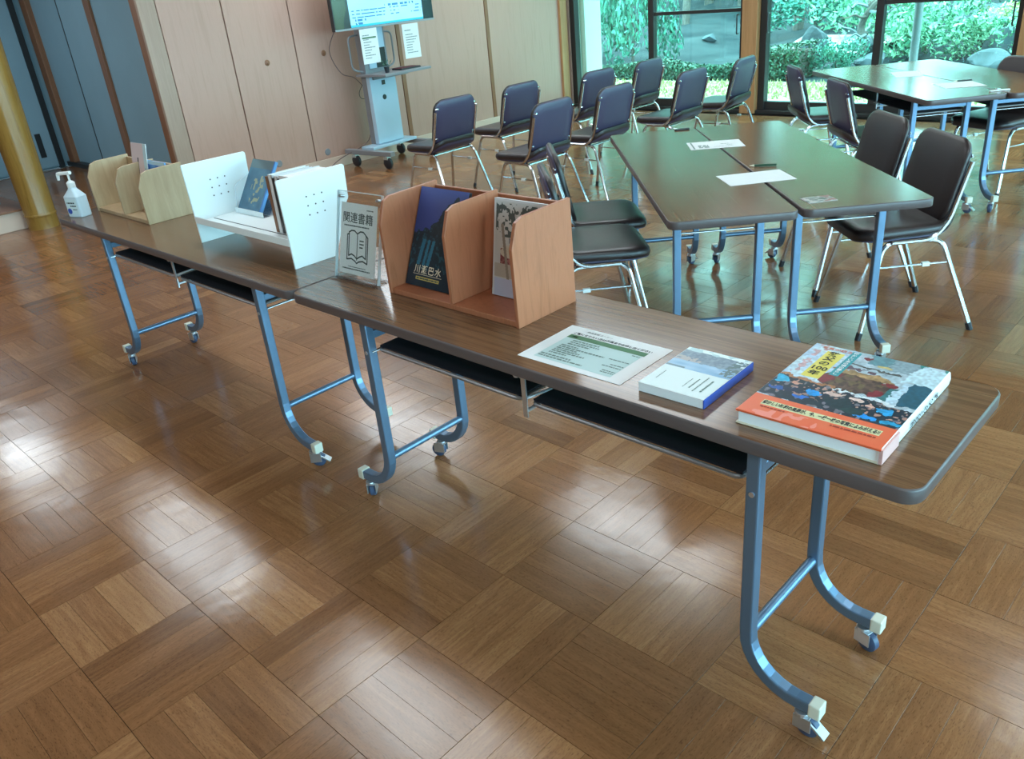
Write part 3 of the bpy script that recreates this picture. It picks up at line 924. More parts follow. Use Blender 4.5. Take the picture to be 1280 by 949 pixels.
# ================================================================== BOOKEND RACKS
def rack(name, label, x0, x1, y0, depth, h, hlow, cut, material, walls, th=0.011, group=None, midshort=0.0):
    """base board, back board and upright dividers with cut-off front corners"""
    t = thing(name, label, 'bookend', ((x0 + x1) / 2, y0, HZ), 0, group)
    hw = (x1 - x0) / 2
    MB().box(-hw + th, hw - th, 0.004, depth, 0.0, 0.016).build('base_board', material, t, bevel=0.0015)
    MB().box(-hw + th, hw - th, depth - 0.010, depth, 0.016, h - 0.012).build('back_board', material, t, bevel=0.0015)
    prof = [(0.0, 0.0), (depth, 0.0), (depth, h), (cut[0], h - 0.004), (cut[0] * 0.45, h - cut[1] * 0.5), (-0.002, hlow)]
    for wx in walls:
        nm = 'side_panel' if wx in (walls[0], walls[-1]) else 'divider'
        pr = prof
        if nm == 'divider': pr = [(p[0] + 0.002, max(p[1], 0.0165)) if k < 2 else (min(p[0] + 0.002, depth - 0.011) if k == 2 else p[0] + 0.004, p[1]) for k, p in enumerate(prof)]; pr[1] = (depth - 0.011, 0.0165)
        xx = x0 + wx * (x1 - x0) - (x0 + x1) / 2
        a = max(-hw, min(hw - th, xx - th / 2))
        MB().prism(pr, a, a + th, 'x').build(nm, material, t, bevel=0.0015)
    return t
rack('wooden_bookend', 'reddish wooden bookend with three tall upright walls and two books standing in it', -1.865, -1.345, 1.35, 0.225, 0.282, 0.205, (0.045, 0.03), M_oakred, (0.0, 0.515, 1.0))
rack('oak_bookend', 'light oak bookend rack near the hand gel bottle, holding a leaflet and a blue booklet', -4.02, -3.475, 1.352, 0.20, 0.222, 0.155, (0.05, 0.028), M_oak, (0.0, 0.55, 1.0))

# book standing in the left compartment: dark blue night scene
def standing_book(name, label, origin, w, h, t_, lean, fn, cover_mat, nx=120, ny=170, turn=0.0, body=M_rubber):
    r = thing(name, label, 'book', origin, turn)
    R_ = Matrix.Rotation(-lean, 4, 'X')
    MB().box(0.001, w - 0.001, 0.0, t_, 0.0, h, R_).build('cover', body, r, bevel=0.001)
    Mp = R_ @ frameM((0, -0.0006, 0), (1, 0, 0), (0, 0, 1))
    painted('front_print', w, h, nx, ny, fn, cover_mat, r, Mp)
    return r, Mp
def night_scene(U, V):
    sky = np.stack([0.16 + 0.10 * V, 0.22 + 0.12 * V, 0.46 + 0.16 * V], -1)
    n = vnoise(U, V, 9, 12, 1); n2 = 0.6 * vnoise(U, V, 22, 28, 2) + 0.4 * vnoise(U, V, 50, 60, 72)
    edge = 0.56 + 0.40 * np.clip((U - 0.18) * 1.6, 0, 1) - 0.10 * n + 0.05 * n2
    edge = np.where(U > 0.82, edge - 1.1 * (U - 0.82), edge)
    tree = V < edge
    img = sky.copy()
    dark = np.stack([0.05 + 0.06 * n2, 0.13 + 0.10 * n2, 0.17 + 0.12 * n2], -1)
    img[tree] = dark[tree]
    hi = tree & (n2 > 0.62) & (V < 0.6); img[hi] = (0.12, 0.30, 0.36)
    for a, b in ((0.17, 0.24), (0.29, 0.34), (0.38, 0.44)):
        sh = (U - (V - 0.25) * 0.22 > a) & (U - (V - 0.25) * 0.22 < b) & (V > 0.22) & (V < 0.47 + 0.02 * n); img[sh] = (0.13, 0.42, 0.52)
    img[V < 0.17] = (0.06, 0.15, 0.21)
    return img
b1, Mp1 = standing_book('exhibition_book', 'dark blue book with a night tree scene, left compartment of the reddish bookend',
    (-1.848, 1.400, HZ + 0.0185), 0.200, 0.283, 0.012, math.radians(23), night_scene, M_print, turn=0.0)
lettering('川瀬巴水', 0.026, Mp1 @ Matrix.Translation((0.028, 0.040, 0.0004)), M_cream, b1, width=0.115, bold=0.0003, space=1.2)
MB().add([(0.026, 0.034, 0), (0.148, 0.034, 0), (0.148, 0.0352, 0), (0.026, 0.0352, 0)], [(0, 1, 2, 3)]).build('title_rule', M_cream, b1, M=Mp1 @ Matrix.Translation((0, 0, 0.0004)))
MB().add([(0.040, 0.019, 0), (0.140, 0.019, 0), (0.140, 0.028, 0), (0.040, 0.028, 0)], [(0, 1, 2, 3)]).build('gold_band', M_gold, b1, M=Mp1 @ Matrix.Translation((0, 0, 0.0004)))
mb = MB(); text_bars(mb, [(0.044, 0.136, 0.0215, 0.004)]); tiny_print(mb)('small_print', M_inkblue, b1, M=Mp1 @ Matrix.Translation((0, 0, 0.0008)))

def snow_scene(U, V):
    img = canvas(U, (0.80, 0.82, 0.82))
    n = vnoise(U, V, 16, 24, 5); n2 = vnoise(U, V, 40, 50, 6)
    tr = (V > 0.62) & (V < 0.96) & (n + 0.5 * n2 < 0.72) & (U > 0.04) & (U < 0.96); img[tr] = (0.30, 0.36, 0.36)
    roof = (V > 0.52) & (V < 0.66) & (np.abs(U - 0.72) < 0.20 + (0.66 - V)); img[roof] = (0.42, 0.30, 0.28)
    band = (V > 0.56) & (V < 0.61) & (U > 0.3); img[band] = (0.50, 0.56, 0.60)
    img[(V > 0.50) & (V < 0.535) & (U > 0.18)] = (0.82, 0.80, 0.76)
    wall = (V > 0.34) & (V < 0.50) & (U > 0.14); img[wall] = (0.48, 0.26, 0.27)
    img[wall & (n2 > 0.6)] = (0.62, 0.42, 0.42)
    mound = ((U - 0.30) / 0.16) ** 2 + ((V - 0.46) / 0.055) ** 2 < 1; img[mound] = (0.80, 0.78, 0.72)
    img[(V > 0.20) & (V < 0.34)] = (0.72, 0.70, 0.66)
    img[((U - 0.66) / 0.09) ** 2 + ((V - 0.355) / 0.035) ** 2 < 1] = (0.76, 0.50, 0.38)
    img[((U - 0.62) / 0.03) ** 2 + ((V - 0.275) / 0.045) ** 2 < 1] = (0.28, 0.34, 0.38)
    trunk = np.abs(U - (0.30 - 0.25 * (V - 0.2))) < 0.026; img[trunk & (V > 0.17) & (V < 0.75)] = (0.56, 0.54, 0.50)
    img[V < 0.19] = (0.74, 0.78, 0.88)
    ed = (U < 0.03) | (V > 0.975); img[ed] = (0.85, 0.86, 0.87)
    return img
b2, Mp2 = standing_book('snow_picture_book', 'white book with a snow scene cover, right compartment of the reddish bookend',
    (-1.552, 1.465, HZ + 0.0185), 0.190, 0.262, 0.010, math.radians(10), snow_scene, M_print, body=M_paper)

# leaflet and blue booklet in the oak rack
def leaflet_fn(U, V):
    img = canvas(U, (0.88, 0.80, 0.80)); n = vnoise(U, V, 7, 7, 9)
    img[(V < 0.34 - 0.1 * U)] = (0.72, 0.52, 0.50)
    img[(np.abs(U - 0.42) < 0.035) & (V > 0.40) & (V < 0.78)] = (0.16, 0.14, 0.16)
    img[(U > 0.80)] = (0.78, 0.88, 0.90)
    img[(U > 0.84) & (U < 0.93) & (V > 0.35) & (V < 0.75) & (n > 0.45)] = (0.30, 0.34, 0.40)
    return img
lf, _ = standing_book('leaflet', 'small pinkish leaflet sticking up out of the oak bookend rack', (-3.780, 1.440, HZ + 0.0175), 0.150, 0.285, 0.003, math.radians(10), leaflet_fn, M_printmatt, 40, 70, body=M_paper)
lf['category'] = 'leaflet'
def blue_fn(U, V):
    img = canvas(U, (0.22, 0.50, 0.82)); n = vnoise(U, V, 5, 8, 4); img[n > 0.55] = (0.40, 0.66, 0.90); img[V > 0.93] = (0.75, 0.88, 0.94)
    return img
standing_book('blue_booklet', 'bright blue booklet standing in the right part of the oak bookend rack', (-3.690, 1.470, HZ + 0.0175), 0.19, 0.212, 0.008, math.radians(6), blue_fn, M_print, 30, 40, body=M_bluepaper)

# ================================================================== WHITE PERFORATED RACK
wr = thing('white_display_rack', 'white rack of two perforated boards and a raised tray on the left table', 'display rack', (-2.6525, 1.33, HZ))
for xx in (-0.323, 0.317):
    prof = rrect(-0.006, 0.252, 0.16, 0.292, 0.008) if False else [(0.0, 0.0), (0.165, 0.0), (0.236, 0.150), (0.240, 0.165), (0.252, 0.180), (0.256, 0.286), (0.250, 0.292), (-0.002, 0.292), (-0.006, 0.288)]
    pb = MB().prism(prof, xx - 0.0035, xx + 0.0035, 'x').build('end_board', M_white, wr, bevel=0.001)
    hl = MB()
    for a in range(3):
        for b in range(3):
            hl.lathe([(0.0028, xx - 0.0040), (0.0028, xx + 0.0040)], 8, (0, 0.092 + a * 0.030, 0.160 + b * 0.030), 'x')
    hl.build('holes', M_hole, pb)
MB().box(-0.3195, 0.3135, 0.004, 0.235, 0.079, 0.083).build('tray', M_white, wr, bevel=0.001)
MB().box(-0.3195, 0.3135, -0.002, 0.004, 0.076, 0.101).build('front_lip', M_white, wr, bevel=0.001)
MB().box(-0.3000, 0.3000, 0.060, 0.0625, 0.083, 0.0845).build('tray_slot', M_dark, wr)
MB().box(-0.3195, 0.3135, 0.231, 0.235, 0.083, 0.125).build('rear_lip', M_white, wr, bevel=0.001)

# book on a clear stand inside the rack
st = thing('acrylic_book_stand', 'clear acrylic stand holding a tilted blue book inside the white rack', 'stand', (-2.850, 1.505, HZ + 0.0831))
MS = Matrix.Rotation(-math.radians(33), 4, 'X')
MB().box(-0.10, 0.10, 0.0, 0.003, 0.006, 0.15, MS).build('back_plate', M_acryl, st)
MB().box(-0.10, 0.10, -0.022, 0.003, 0.0, 0.003).build('ledge', M_acryl, st)
MB().box(-0.10, 0.10, -0.024, -0.021, 0.0, 0.020).build('front_lip', M_acryl_edge, st)
MB().tube(fillet([(0.04, -0.026, 0.003), (-0.085, -0.026, 0.003), (-0.095, -0.005, 0.10), (-0.095, 0.06, 0.13), (0.09, 0.075, 0.140)], 0.015), 0.002, 6).build('wire_edge', M_acryl_edge, st, smooth=True)
def bluebook_fn(U, V):
    n = vnoise(U, V, 6, 8, 11); n2 = vnoise(U, V, 14, 18, 12)
    img = np.stack([0.20 + 0.10 * n, 0.36 + 0.12 * n, 0.46 + 0.12 * n], -1)
    m = (n2 > 0.55) & (((U - 0.55) / 0.25) ** 2 + ((V - 0.42) / 0.32) ** 2 < 1); img[m] = (0.62, 0.62, 0.50)
    img[V > 0.84] = (0.36, 0.44, 0.46)
    img[U > 0.95] = (0.22, 0.44, 0.74)
    return img
r = thing('tilted_blue_book', 'blue-grey book with yellowish pattern, tilted on the clear stand in the white rack', 'book', (-2.935, 1.495, HZ + 0.0905))
MB().box(0.0, 0.16, -0.012, 0.0, 0.0, 0.200, MS).build('cover', M_bluepaper, r, bevel=0.001)
painted('front_print', 0.16, 0.200, 50, 60, bluebook_fn, M_print, r, MS @ frameM((0, -0.0126, 0), (1, 0, 0), (0, 0, 1)))
# upright books at the right end of the rack
xb = -2.527
for k, (tw, hh, dd, mt, lab) in enumerate(((0.018, 0.190, 0.14, M_batten, 'thin reddish brown book, leftmost of the upright books in the white rack'),
        (0.022, 0.198, 0.15, M_paper, 'white book second from the left among the upright books in the white rack'),
        (0.014, 0.188, 0.14, M_dark, 'thin black book in the middle of the upright books in the white rack'),
        (0.016, 0.196, 0.15, M_paper, 'slim white book right of the thin black one in the white rack'),
        (0.012, 0.188, 0.14, M_dark, 'black-spined booklet beside the thick white book in the white rack'),
        (0.085, 0.200, 0.16, M_paper, 'thick white book at the right end of the upright row in the white rack'))):
    t = thing('upright_book', lab, 'book', (xb + tw / 2, 1.400, HZ + 0.0835), 0, 'upright books in the white rack')
    MB().box(-tw / 2, tw / 2, 0, 0.002, 0, hh).box(-tw / 2, -tw / 2 + 0.001, 0, dd, 0, hh).box(tw / 2 - 0.001, tw / 2, 0, dd, 0, hh).build('cover', mt, t)
    MB().box(-tw / 2 + 0.001, tw / 2 - 0.001, 0.002, dd - 0.004, 0.001, hh - 0.003).build('pages', M_paper2, t)
    xb += tw + 0.0015

# ================================================================== ACRYLIC SIGN
sg = thing('acrylic_sign', 'clear acrylic sign with an open book symbol, left of the reddish bookend', 'sign', (-2.047, 1.362, HZ), math.radians(2))
SL = Matrix.Translation((0, 0, 0.002)) @ Matrix.Rotation(-math.radians(15), 4, 'X')
hw, hgt = 0.104, 0.265
MB().box(-hw, hw, 0.0, 0.003, 0.004, hgt).build('front_plate', M_acryl, sg, M=SL)
MB().box(-hw, hw, 0.006, 0.009, 0.004, hgt).build('rear_plate', M_acryl, sg, M=SL)
MB().box(-hw, hw, -0.022, 0.050, 0.0, 0.004).build('foot_plate', M_acryl, sg)
MB().box(-hw - 0.001, -hw + 0.0012, 0, 0.009, 0.0, hgt).box(hw - 0.0022, hw + 0.0012, 0, 0.009, 0.0, hgt).box(-hw, hw, 0, 0.009, hgt - 0.001, hgt + 0.001).build('polished_edge', M_acryl_edge, sg, M=SL)
for sx in (-0.088, 0.088): MB().lathe([(0.005, -0.004), (0.005, 0.013)], 12, (sx, 0, hgt - 0.016), 'y').build('stud', M_zinc, sg, smooth=True, M=SL)
sh = MB().add([(-0.088, 0.0045, 0.016), (0.084, 0.0045, 0.016), (0.084, 0.0045, 0.232), (-0.088, 0.0045, 0.232)], [(0, 1, 2, 3)]).build('sign_sheet', M_thin, sg, M=SL)
MF = lambda x, z: frameM((x, 0.0028, z), (1, 0, 0), (0, 0, 1))
MF = lambda x, z, y=-0.0006: SL @ frameM((x, y, z), (1, 0, 0), (0, 0, 1))
lettering('関連書籍', 0.034, MF(-0.078, 0.176, 0.0034), M_inkblue, sg, 'title_lettering', width=0.140, bold=0.0003)
mb = MB(); text_bars(mb, [(-0.070, 0.05, 0.162, 0.0038), (0.035, 0.066, 0.214, 0.003), (-0.074, 0.060, 0.030, 0.0038), (-0.045, 0.04, 0.038, 0.0022)])
tiny_print(mb)('small_print', M_inkblue, sg, M=MF(0, 0, 0.0034))
bk = MB()
def line2(mb, pts, wd):
    for (ax, ay), (bx, by) in zip(pts[:-1], pts[1:]):
        d = Vector((bx - ax, by - ay)).normalized(); q = Vector((-d.y, d.x)) * wd / 2; e = d * wd * 0.3
        mb.add([(ax - e.x + q.x, ay - e.y + q.y, 0), (ax - e.x - q.x, ay - e.y - q.y, 0), (bx + e.x - q.x, by + e.y - q.y, 0), (bx + e.x + q.x, by + e.y + q.y, 0)], [(0, 1, 2, 3)])
W_ = 0.0042
line2(bk, [(-0.004, 0.062), (-0.004, 0.142)], W_ * 0.8)
line2(bk, [(-0.004, 0.142), (-0.018, 0.150), (-0.032, 0.150), (-0.044, 0.144), (-0.044, 0.072), (-0.030, 0.078), (-0.016, 0.074), (-0.004, 0.066)], W_)
line2(bk, [(-0.004, 0.142), (0.010, 0.150), (0.024, 0.150), (0.038, 0.140), (0.038, 0.070), (0.022, 0.078), (0.010, 0.074), (-0.004, 0.066)], W_)
line2(bk, [(-0.044, 0.140), (-0.052, 0.136), (-0.052, 0.060), (-0.030, 0.064), (-0.012, 0.058), (-0.004, 0.052), (0.006, 0.058), (0.024, 0.062), (0.046, 0.056), (0.046, 0.134), (0.038, 0.140)], W_)
for k, z in enumerate((0.122, 0.112, 0.102)): line2(bk, [(0.008, z), (0.026 - 0.004 * (k == 2), z)], W_ * 0.9)
bk.build('book_symbol', M_inkblue, sg, M=MF(0, 0, 0.0032))

# ================================================================== SHEET WITH THE GREEN BAND
ps = thing('printed_sheet', 'white printed sheet with a dark green band, lying on the front table', 'paper', (-1.097, 1.338, HZ + 0.0005), math.radians(1))
MB().prism(rrect(-0.147, 0.147, -0.104, 0.104, 0.002, 2), 0, 0.0006).build('sheet', M_paper, ps)
def flat(z): return Matrix.Translation((0, 0, z))
MB().add([(-0.112, -0.086, 0), (0.108, -0.086, 0), (0.108, 0.050, 0), (-0.112, 0.050, 0)], [(0, 1, 2, 3)]).build('pale_green_box', M_palegreen, ps, M=flat(0.0009))
MB().add([(-0.112, 0.038, 0), (0.112, 0.038, 0), (0.112, 0.058, 0), (-0.112, 0.058, 0)], [(0, 1, 2, 3)]).build('green_band', M_green, ps, M=flat(0.0012))
lettering('ご覧になりたい方は係員までお申し出ください', 0.011, flat(0.0012) @ Matrix.Translation((-0.112, 0.063, 0)), M_ink, ps, 'heading_lettering', width=0.226, bold=0.0003)
lettering('関連書籍コーナー', 0.009, flat(0.0012) @ Matrix.Translation((-0.085, 0.082, 0)), M_ink, ps, 'heading_lettering', width=0.075)
mb = MB()
rows = [(-0.100, -0.085, 0.045, 0.006)]
for y, a, b in ((0.026, -0.085, -0.005), (0.016, -0.085, 0.000), (0.006, -0.085, -0.02), (-0.006, -0.095, -0.045), (-0.015, -0.095, 0.038), (-0.024, -0.095, -0.035), (-0.033, -0.095, -0.02), (-0.042, -0.095, 0.000), (-0.052, -0.095, -0.045), (-0.066, -0.108, -0.02), (-0.076, -0.108, 0.020)):
    rows.append((a, b, y, 0.0058))
for y, a in ((0.028, 0.085), (-0.012, 0.05), (-0.035, 0.070), (-0.046, 0.055), (-0.066, 0.070), (-0.074, 0.070)): rows.append((a, 0.106, y, 0.0042))
text_bars(mb, rows, 0)
tiny_print(mb)('small_print', M_greyink, ps, M=flat(0.0012))

# ================================================================== PAPERBACK WITH THE BLUE SPINE
def lake_fn(U, V):
    n = vnoise(U, V, 6, 20, 21); n2 = vnoise(U, V, 14, 14, 22); n3 = vnoise(U, V, 30, 40, 23)
    img = canvas(U, (0.80, 0.86, 0.86))
    top = V > 0.50
    img[top] = np.stack([0.34 + 0.26 * n, 0.56 + 0.18 * n, 0.72 + 0.12 * n], -1)[top]
    img[(V > 0.505) & (V < 0.54) & (U < 0.3)] = (0.30, 0.44, 0.48)
    hill = (V > 0.70 - 0.03 * n2) & (V < 0.92 + 0.04 * n2); img[hill] = np.stack([0.30 + 0.16 * n3, 0.40 + 0.16 * n3, 0.48 + 0.14 * n3], -1)[hill]
    town = (V > 0.68) & (V < 0.78) & (U < 0.40) & (n3 > 0.4); img[town] = (0.62, 0.60, 0.60)
    img[(V > 0.91 + 0.05 * n2)] = (0.66, 0.78, 0.80)
    img[(V > 0.93) & (n2 > 0.4)] = (0.84, 0.90, 0.90)
    tr = (U > 0.80) & (V > 0.53) & (V < 0.92) & (n3 < 0.55); img[tr] = (0.22, 0.36, 0.38)
    wt = (U > 0.84) & (V > 0.80) & (n3 > 0.66); img[wt] = (0.80, 0.86, 0.88)
    return img
pa = thing('paperback_book', 'white paperback with a blue spine and a lake photograph, on the front table', 'book', (-0.902, 1.238, HZ + 0.0005), math.radians(1.5))
MB().box(0.001, 0.1515, 0.001, 0.204, 0.0, 0.0195).build('pages', M_paper2, pa)
MB().box(0.0, 0.153, 0.0, 0.205, 0.0195, 0.0205).build('cover', M_paper, pa)
MB().box(0.1515, 0.1545, 0.0, 0.205, 0.0, 0.0205).build('spine', mat('blue_spine', (0.03, 0.09, 0.42), 0.3), pa, bevel=0.001)
painted('cover_print', 0.151, 0.203, 120, 160, lake_fn, M_print, pa, Matrix.Translation((0.001, 0.001, 0.0208)))
mb = MB(); text_bars(mb, [(0, 0.055, 0, 0.004)]); tiny_print(mb)('small_print', M_greyink, pa, M=Matrix.Translation((0.128, 0.080, 0.0212)) @ Matrix.Rotation(-PI / 2, 4, 'Z'))
mb = MB(); text_bars(mb, [(0, 0.070, 0, 0.003), (0.015, 0.060, -0.013, 0.003), (0.020, 0.062, -0.026, 0.002)]); tiny_print(mb)('small_print', M_greyink, pa, M=Matrix.Translation((0.113, 0.090, 0.0212)) @ Matrix.Rotation(-PI / 2, 4, 'Z'))
mb = MB(); text_bars(mb, [(0, 0.040, 0, 0.002)]); tiny_print(mb)('small_print', M_greyink, pa, M=Matrix.Translation((0.020, 0.075, 0.0212)) @ Matrix.Rotation(-PI / 2, 4, 'Z'))
MB().box(0.02, 0.075, 0.2045, 0.214, 0.0150, 0.0165).box(0.085, 0.135, 0.2045, 0.209, 0.0165, 0.018).build('page_markers', M_paper, pa)

# ================================================================== BIG PHOTO BOOK
BW, BH, BT = 0.268, 0.352, 0.030
def festival_fn(U, V):
    n = vnoise(U, V, 10, 12, 31); n2 = vnoise(U, V, 26, 30, 32); n3 = vnoise(U, V, 48, 56, 33)
    U0, V0 = U, V
    w1, w2, w3, w4 = vnoise(U, V, 18, 20, 61), vnoise(U, V, 18, 20, 62), vnoise(U, V, 55, 60, 63), vnoise(U, V, 55, 60, 64)
    U = U + 0.045 * (w1 - 0.5) + 0.022 * (w3 - 0.5); V = V + 0.035 * (w2 - 0.5) + 0.018 * (w4 - 0.5)
    V = np.where(V0 > 0.235, np.maximum(V, 0.223), V)
    img = canvas(U, (0.72, 0.78, 0.82))
    # upper picture: pale street, grey houses
    img[:] = np.stack([0.58 + 0.14 * n, 0.66 + 0.12 * n, 0.70 + 0.12 * n], -1)
    left = (U < 0.34) & (V > 0.53); img[left] = np.stack([0.64 + 0.1 * n, 0.74 + 0.08 * n, 0.84 + 0 * n], -1)[left]
    pinkp = (U > 0.04) & (U < 0.12) & (V > 0.56) & (n2 > 0.62); img[pinkp] = (0.72, 0.58, 0.60)
    # houses on the right
    img[(U > 0.62) & (U < 0.80) & (V > 0.84)] = (0.52, 0.60, 0.64)
    img[(U > 0.80) & (V > 0.74) & (V < 0.97)] = (0.72, 0.82, 0.86)
    img[(U > 0.46) & (U < 0.62) & (V > 0.88)] = (0.36, 0.52, 0.56)
    img[(U > 0.79) & (V > 0.955) & (n2 > 0.35)] = (0.12, 0.46, 0.44)
    img[(U > 0.86) & (V > 0.46) & (V < 0.74)] = (0.16, 0.34, 0.42)
    img[(U > 0.70) & (U < 0.80) & (V > 0.44) & (V < 0.64)] = (0.22, 0.44, 0.46)
    img[(U > 0.80) & (U < 0.86) & (V > 0.42) & (V < 0.72)] = (0.70, 0.80, 0.86)
    # palanquin: gold roof over a dark, red-draped body
    body = (((U - 0.50) / 0.25) ** 2 + ((V - 0.60) / 0.13) ** 2 < 1); img[body] = np.stack([0.24 + 0.20 * n3, 0.17 + 0.16 * n3, 0.17 + 0.12 * n3], -1)[body]
    img[body & (n2 > 0.74)] = (0.40, 0.34, 0.24)
    roof = (((U - 0.53) / 0.24) ** 2 + ((V - 0.715 - 0.05 * (0.53 - U)) / 0.030) ** 2 < 1); img[roof] = np.stack([0.52 + 0.20 * n2, 0.42 + 0.16 * n2, 0.30 + 0.1 * n2], -1)[roof]
    img[(np.abs(V - 0.77) < 0.018) & (U > 0.34) & (U < 0.66) & (n2 > 0.35)] = (0.36, 0.26, 0.32)
    for cx, cy, rx, ry in ((0.31, 0.58, 0.055, 0.05), (0.36, 0.66, 0.045, 0.03), (0.74, 0.67, 0.040, 0.035), (0.70, 0.53, 0.045, 0.04), (0.44, 0.94, 0.025, 0.03)):
        img[((U - cx) / rx) ** 2 + ((V - cy) / ry) ** 2 < 1] = (0.48, 0.15, 0.20)
    img[(np.abs(V - (0.845 - 0.05 * U)) < 0.012) & (U > 0.30) & (U < 0.75)] = (0.30, 0.30, 0.30)
    img[((U - 0.60) / 0.05) ** 2 + ((V - 0.87) / 0.02) ** 2 < 1] = (0.72, 0.66, 0.44)
    img[(np.abs(V - (0.475 - 0.02 * U)) < 0.016) & (U > 0.28) & (U < 0.86)] = (0.80, 0.84, 0.86)
    img[(np.abs(V - (0.53 - 0.10 * U)) < 0.012) & (U < 0.42)] = (0.66, 0.44, 0.30)
    # crowd: dark hair, blue coats, faces
    crowd = (V > 0.22) & (V < 0.52 - 0.10 * U)
    img[crowd] = np.stack([0.12 + 0.34 * (n2 > 0.74), 0.18 + 0.26 * (n2 > 0.74), 0.24 + 0.24 * (n2 > 0.74)], -1)[crowd]
    arms = crowd & (n3 > 0.74) & (V > 0.30); img[arms] = (0.70, 0.53, 0.48)
    for cx, cy, rx, ry, c in ((0.05, 0.45, 0.055, 0.045, (0.16, 0.66, 0.82)), (0.34, 0.38, 0.065, 0.036, (0.10, 0.56, 0.84)), (0.84, 0.36, 0.055, 0.035, (0.16, 0.60, 0.82)),
                              (0.75, 0.27, 0.10, 0.024, (0.10, 0.56, 0.88)), (0.30, 0.30, 0.06, 0.022, (0.12, 0.40, 0.74)), (0.10, 0.34, 0.09, 0.020, (0.14, 0.34, 0.62)), (0.93, 0.27, 0.05, 0.025, (0.14, 0.58, 0.76)),
                              (0.20, 0.35, 0.07, 0.030, (0.12, 0.18, 0.28)), (0.55, 0.33, 0.10, 0.055, (0.12, 0.20, 0.24)), (0.66, 0.29, 0.07, 0.04, (0.14, 0.24, 0.26)),
                              (0.17, 0.45, 0.035, 0.025, (0.74, 0.54, 0.46)), (0.46, 0.43, 0.06, 0.022, (0.82, 0.70, 0.66)), (0.62, 0.42, 0.06, 0.022, (0.84, 0.72, 0.68)), (0.74, 0.38, 0.04, 0.02, (0.82, 0.64, 0.58))):
        img[((U - cx) / rx) ** 2 + ((V - cy) / ry) ** 2 < 1] = c
    img *= (0.90 + 0.22 * w3)[..., None]
    U, V = U0, V0
    # labels
    yl = (U > 0.135) & (U < 0.275) & (V > 0.545) & (V < 0.925); img[yl] = (0.86, 0.80, 0.36)
    tl = (U > 0.305) & (U < 0.375) & (V > 0.63) & (V < 0.985); img[tl] = (0.10, 0.56, 0.60)
    # orange paper band
    ob = V < 0.222; img[ob] = np.stack([0.90 + 0 * n, 0.40 + 0.05 * n, 0.27 + 0.04 * n], -1)[ob]
    img[ob & (V < 0.10) & (n2 > 0.6) & (U < 0.62) & (U > 0.1)] = (0.93, 0.56, 0.50)
    img[(V > 0.118) & (V < 0.175) & (U > 0.10) & (U < 0.93)] = (0.84, 0.84, 0.66)
    return img
pbk = thing('photo_album_book', 'large thick photo book with a festival crowd on its cover and an orange paper band', 'book', (-0.6735, 1.232, HZ + 0.0005), math.radians(1.0))
MB().box(0.004, BW - 0.004, 0.004, BH - 0.004, 0.003, BT - 0.003).build('pages', M_paper2, pbk)
MB().box(0.0, BW, 0.0, BH, 0.0, 0.003).build('back_cover', M_cream, pbk, bevel=0.001)
MB().box(0.0, BW, 0.0, BH, BT - 0.003, BT).build('front_cover', M_paper, pbk, bevel=0.001)
MB().prism([(BW - 0.004, 0.0), (BW + 0.001, 0.002), (BW + 0.003, BT / 2), (BW + 0.001, BT - 0.002), (BW - 0.004, BT)], 0.0, BH, 'y').build('spine', M_paper, pbk)
painted('cover_print', BW - 0.002, BH - 0.001, 230, 300, festival_fn, M_print, pbk, Matrix.Translation((0.001, 0.0005, BT + 0.0004)))
MB().box(BW - 0.003, BW + 0.0037, 0.0, BH * 0.222, 0.001, BT - 0.001).build('spine_band', mat('pink_band', (0.78, 0.45, 0.42), 0.35), pbk)
MB().box(0.0, BW, -0.0006, 0.004, BT - 0.0035, BT + 0.0002).build('band_fold', mat('orange_band', (0.78, 0.14, 0.06), 0.3), pbk)
zt = BT + 0.0010
lettering(['秩', '父', 'の', '100', '年'], 0.023, Matrix.Translation((BW * 0.205, BH * 0.868, zt)), M_ink, pbk, 'title_lettering', bold=0.0005, vertical=True, space=1.08)
lettering('写真が語る', 0.013, Matrix.Translation((BW * 0.195, BH * 0.945, zt)), mat('red_ink', (0.55, 0.16, 0.10), 0.5), pbk, 'small_title_lettering', bold=0.0003, align='CENTER')
lettering('懐かしいあの頃の暮らし', 0.0108, Matrix.Translation((BW * 0.340, BH * 0.950, zt)), M_paper, pbk, 'side_lettering', bold=0.0002, vertical=True, space=1.0)
lettering('懐かしい昭和の風景が、今、一枚一枚の写真によみがえる!!', 0.015, Matrix.Translation((BW * 0.11, BH * 0.132, zt)), M_ink, pbk, 'band_lettering', width=BW * 0.81, bold=0.0005)
mb = MB(); text_bars(mb, [(BW * 0.12, BW * 0.3, BH * 0.09, 0.004), (BW * 0.62, BW * 0.92, BH * 0.085, 0.005)]); tiny_print(mb)('small_print', mat('dark_red_ink', (0.35, 0.04, 0.02), 0.5), pbk, M=flat(zt))
lettering('秩父の100年', 0.016, frameM((BW + 0.0045, BH * 0.78, BT * 0.30), (0, -1, 0), (0, 0, 1)), M_ink, pbk, 'spine_lettering', width=BH * 0.42, bold=0.0003)

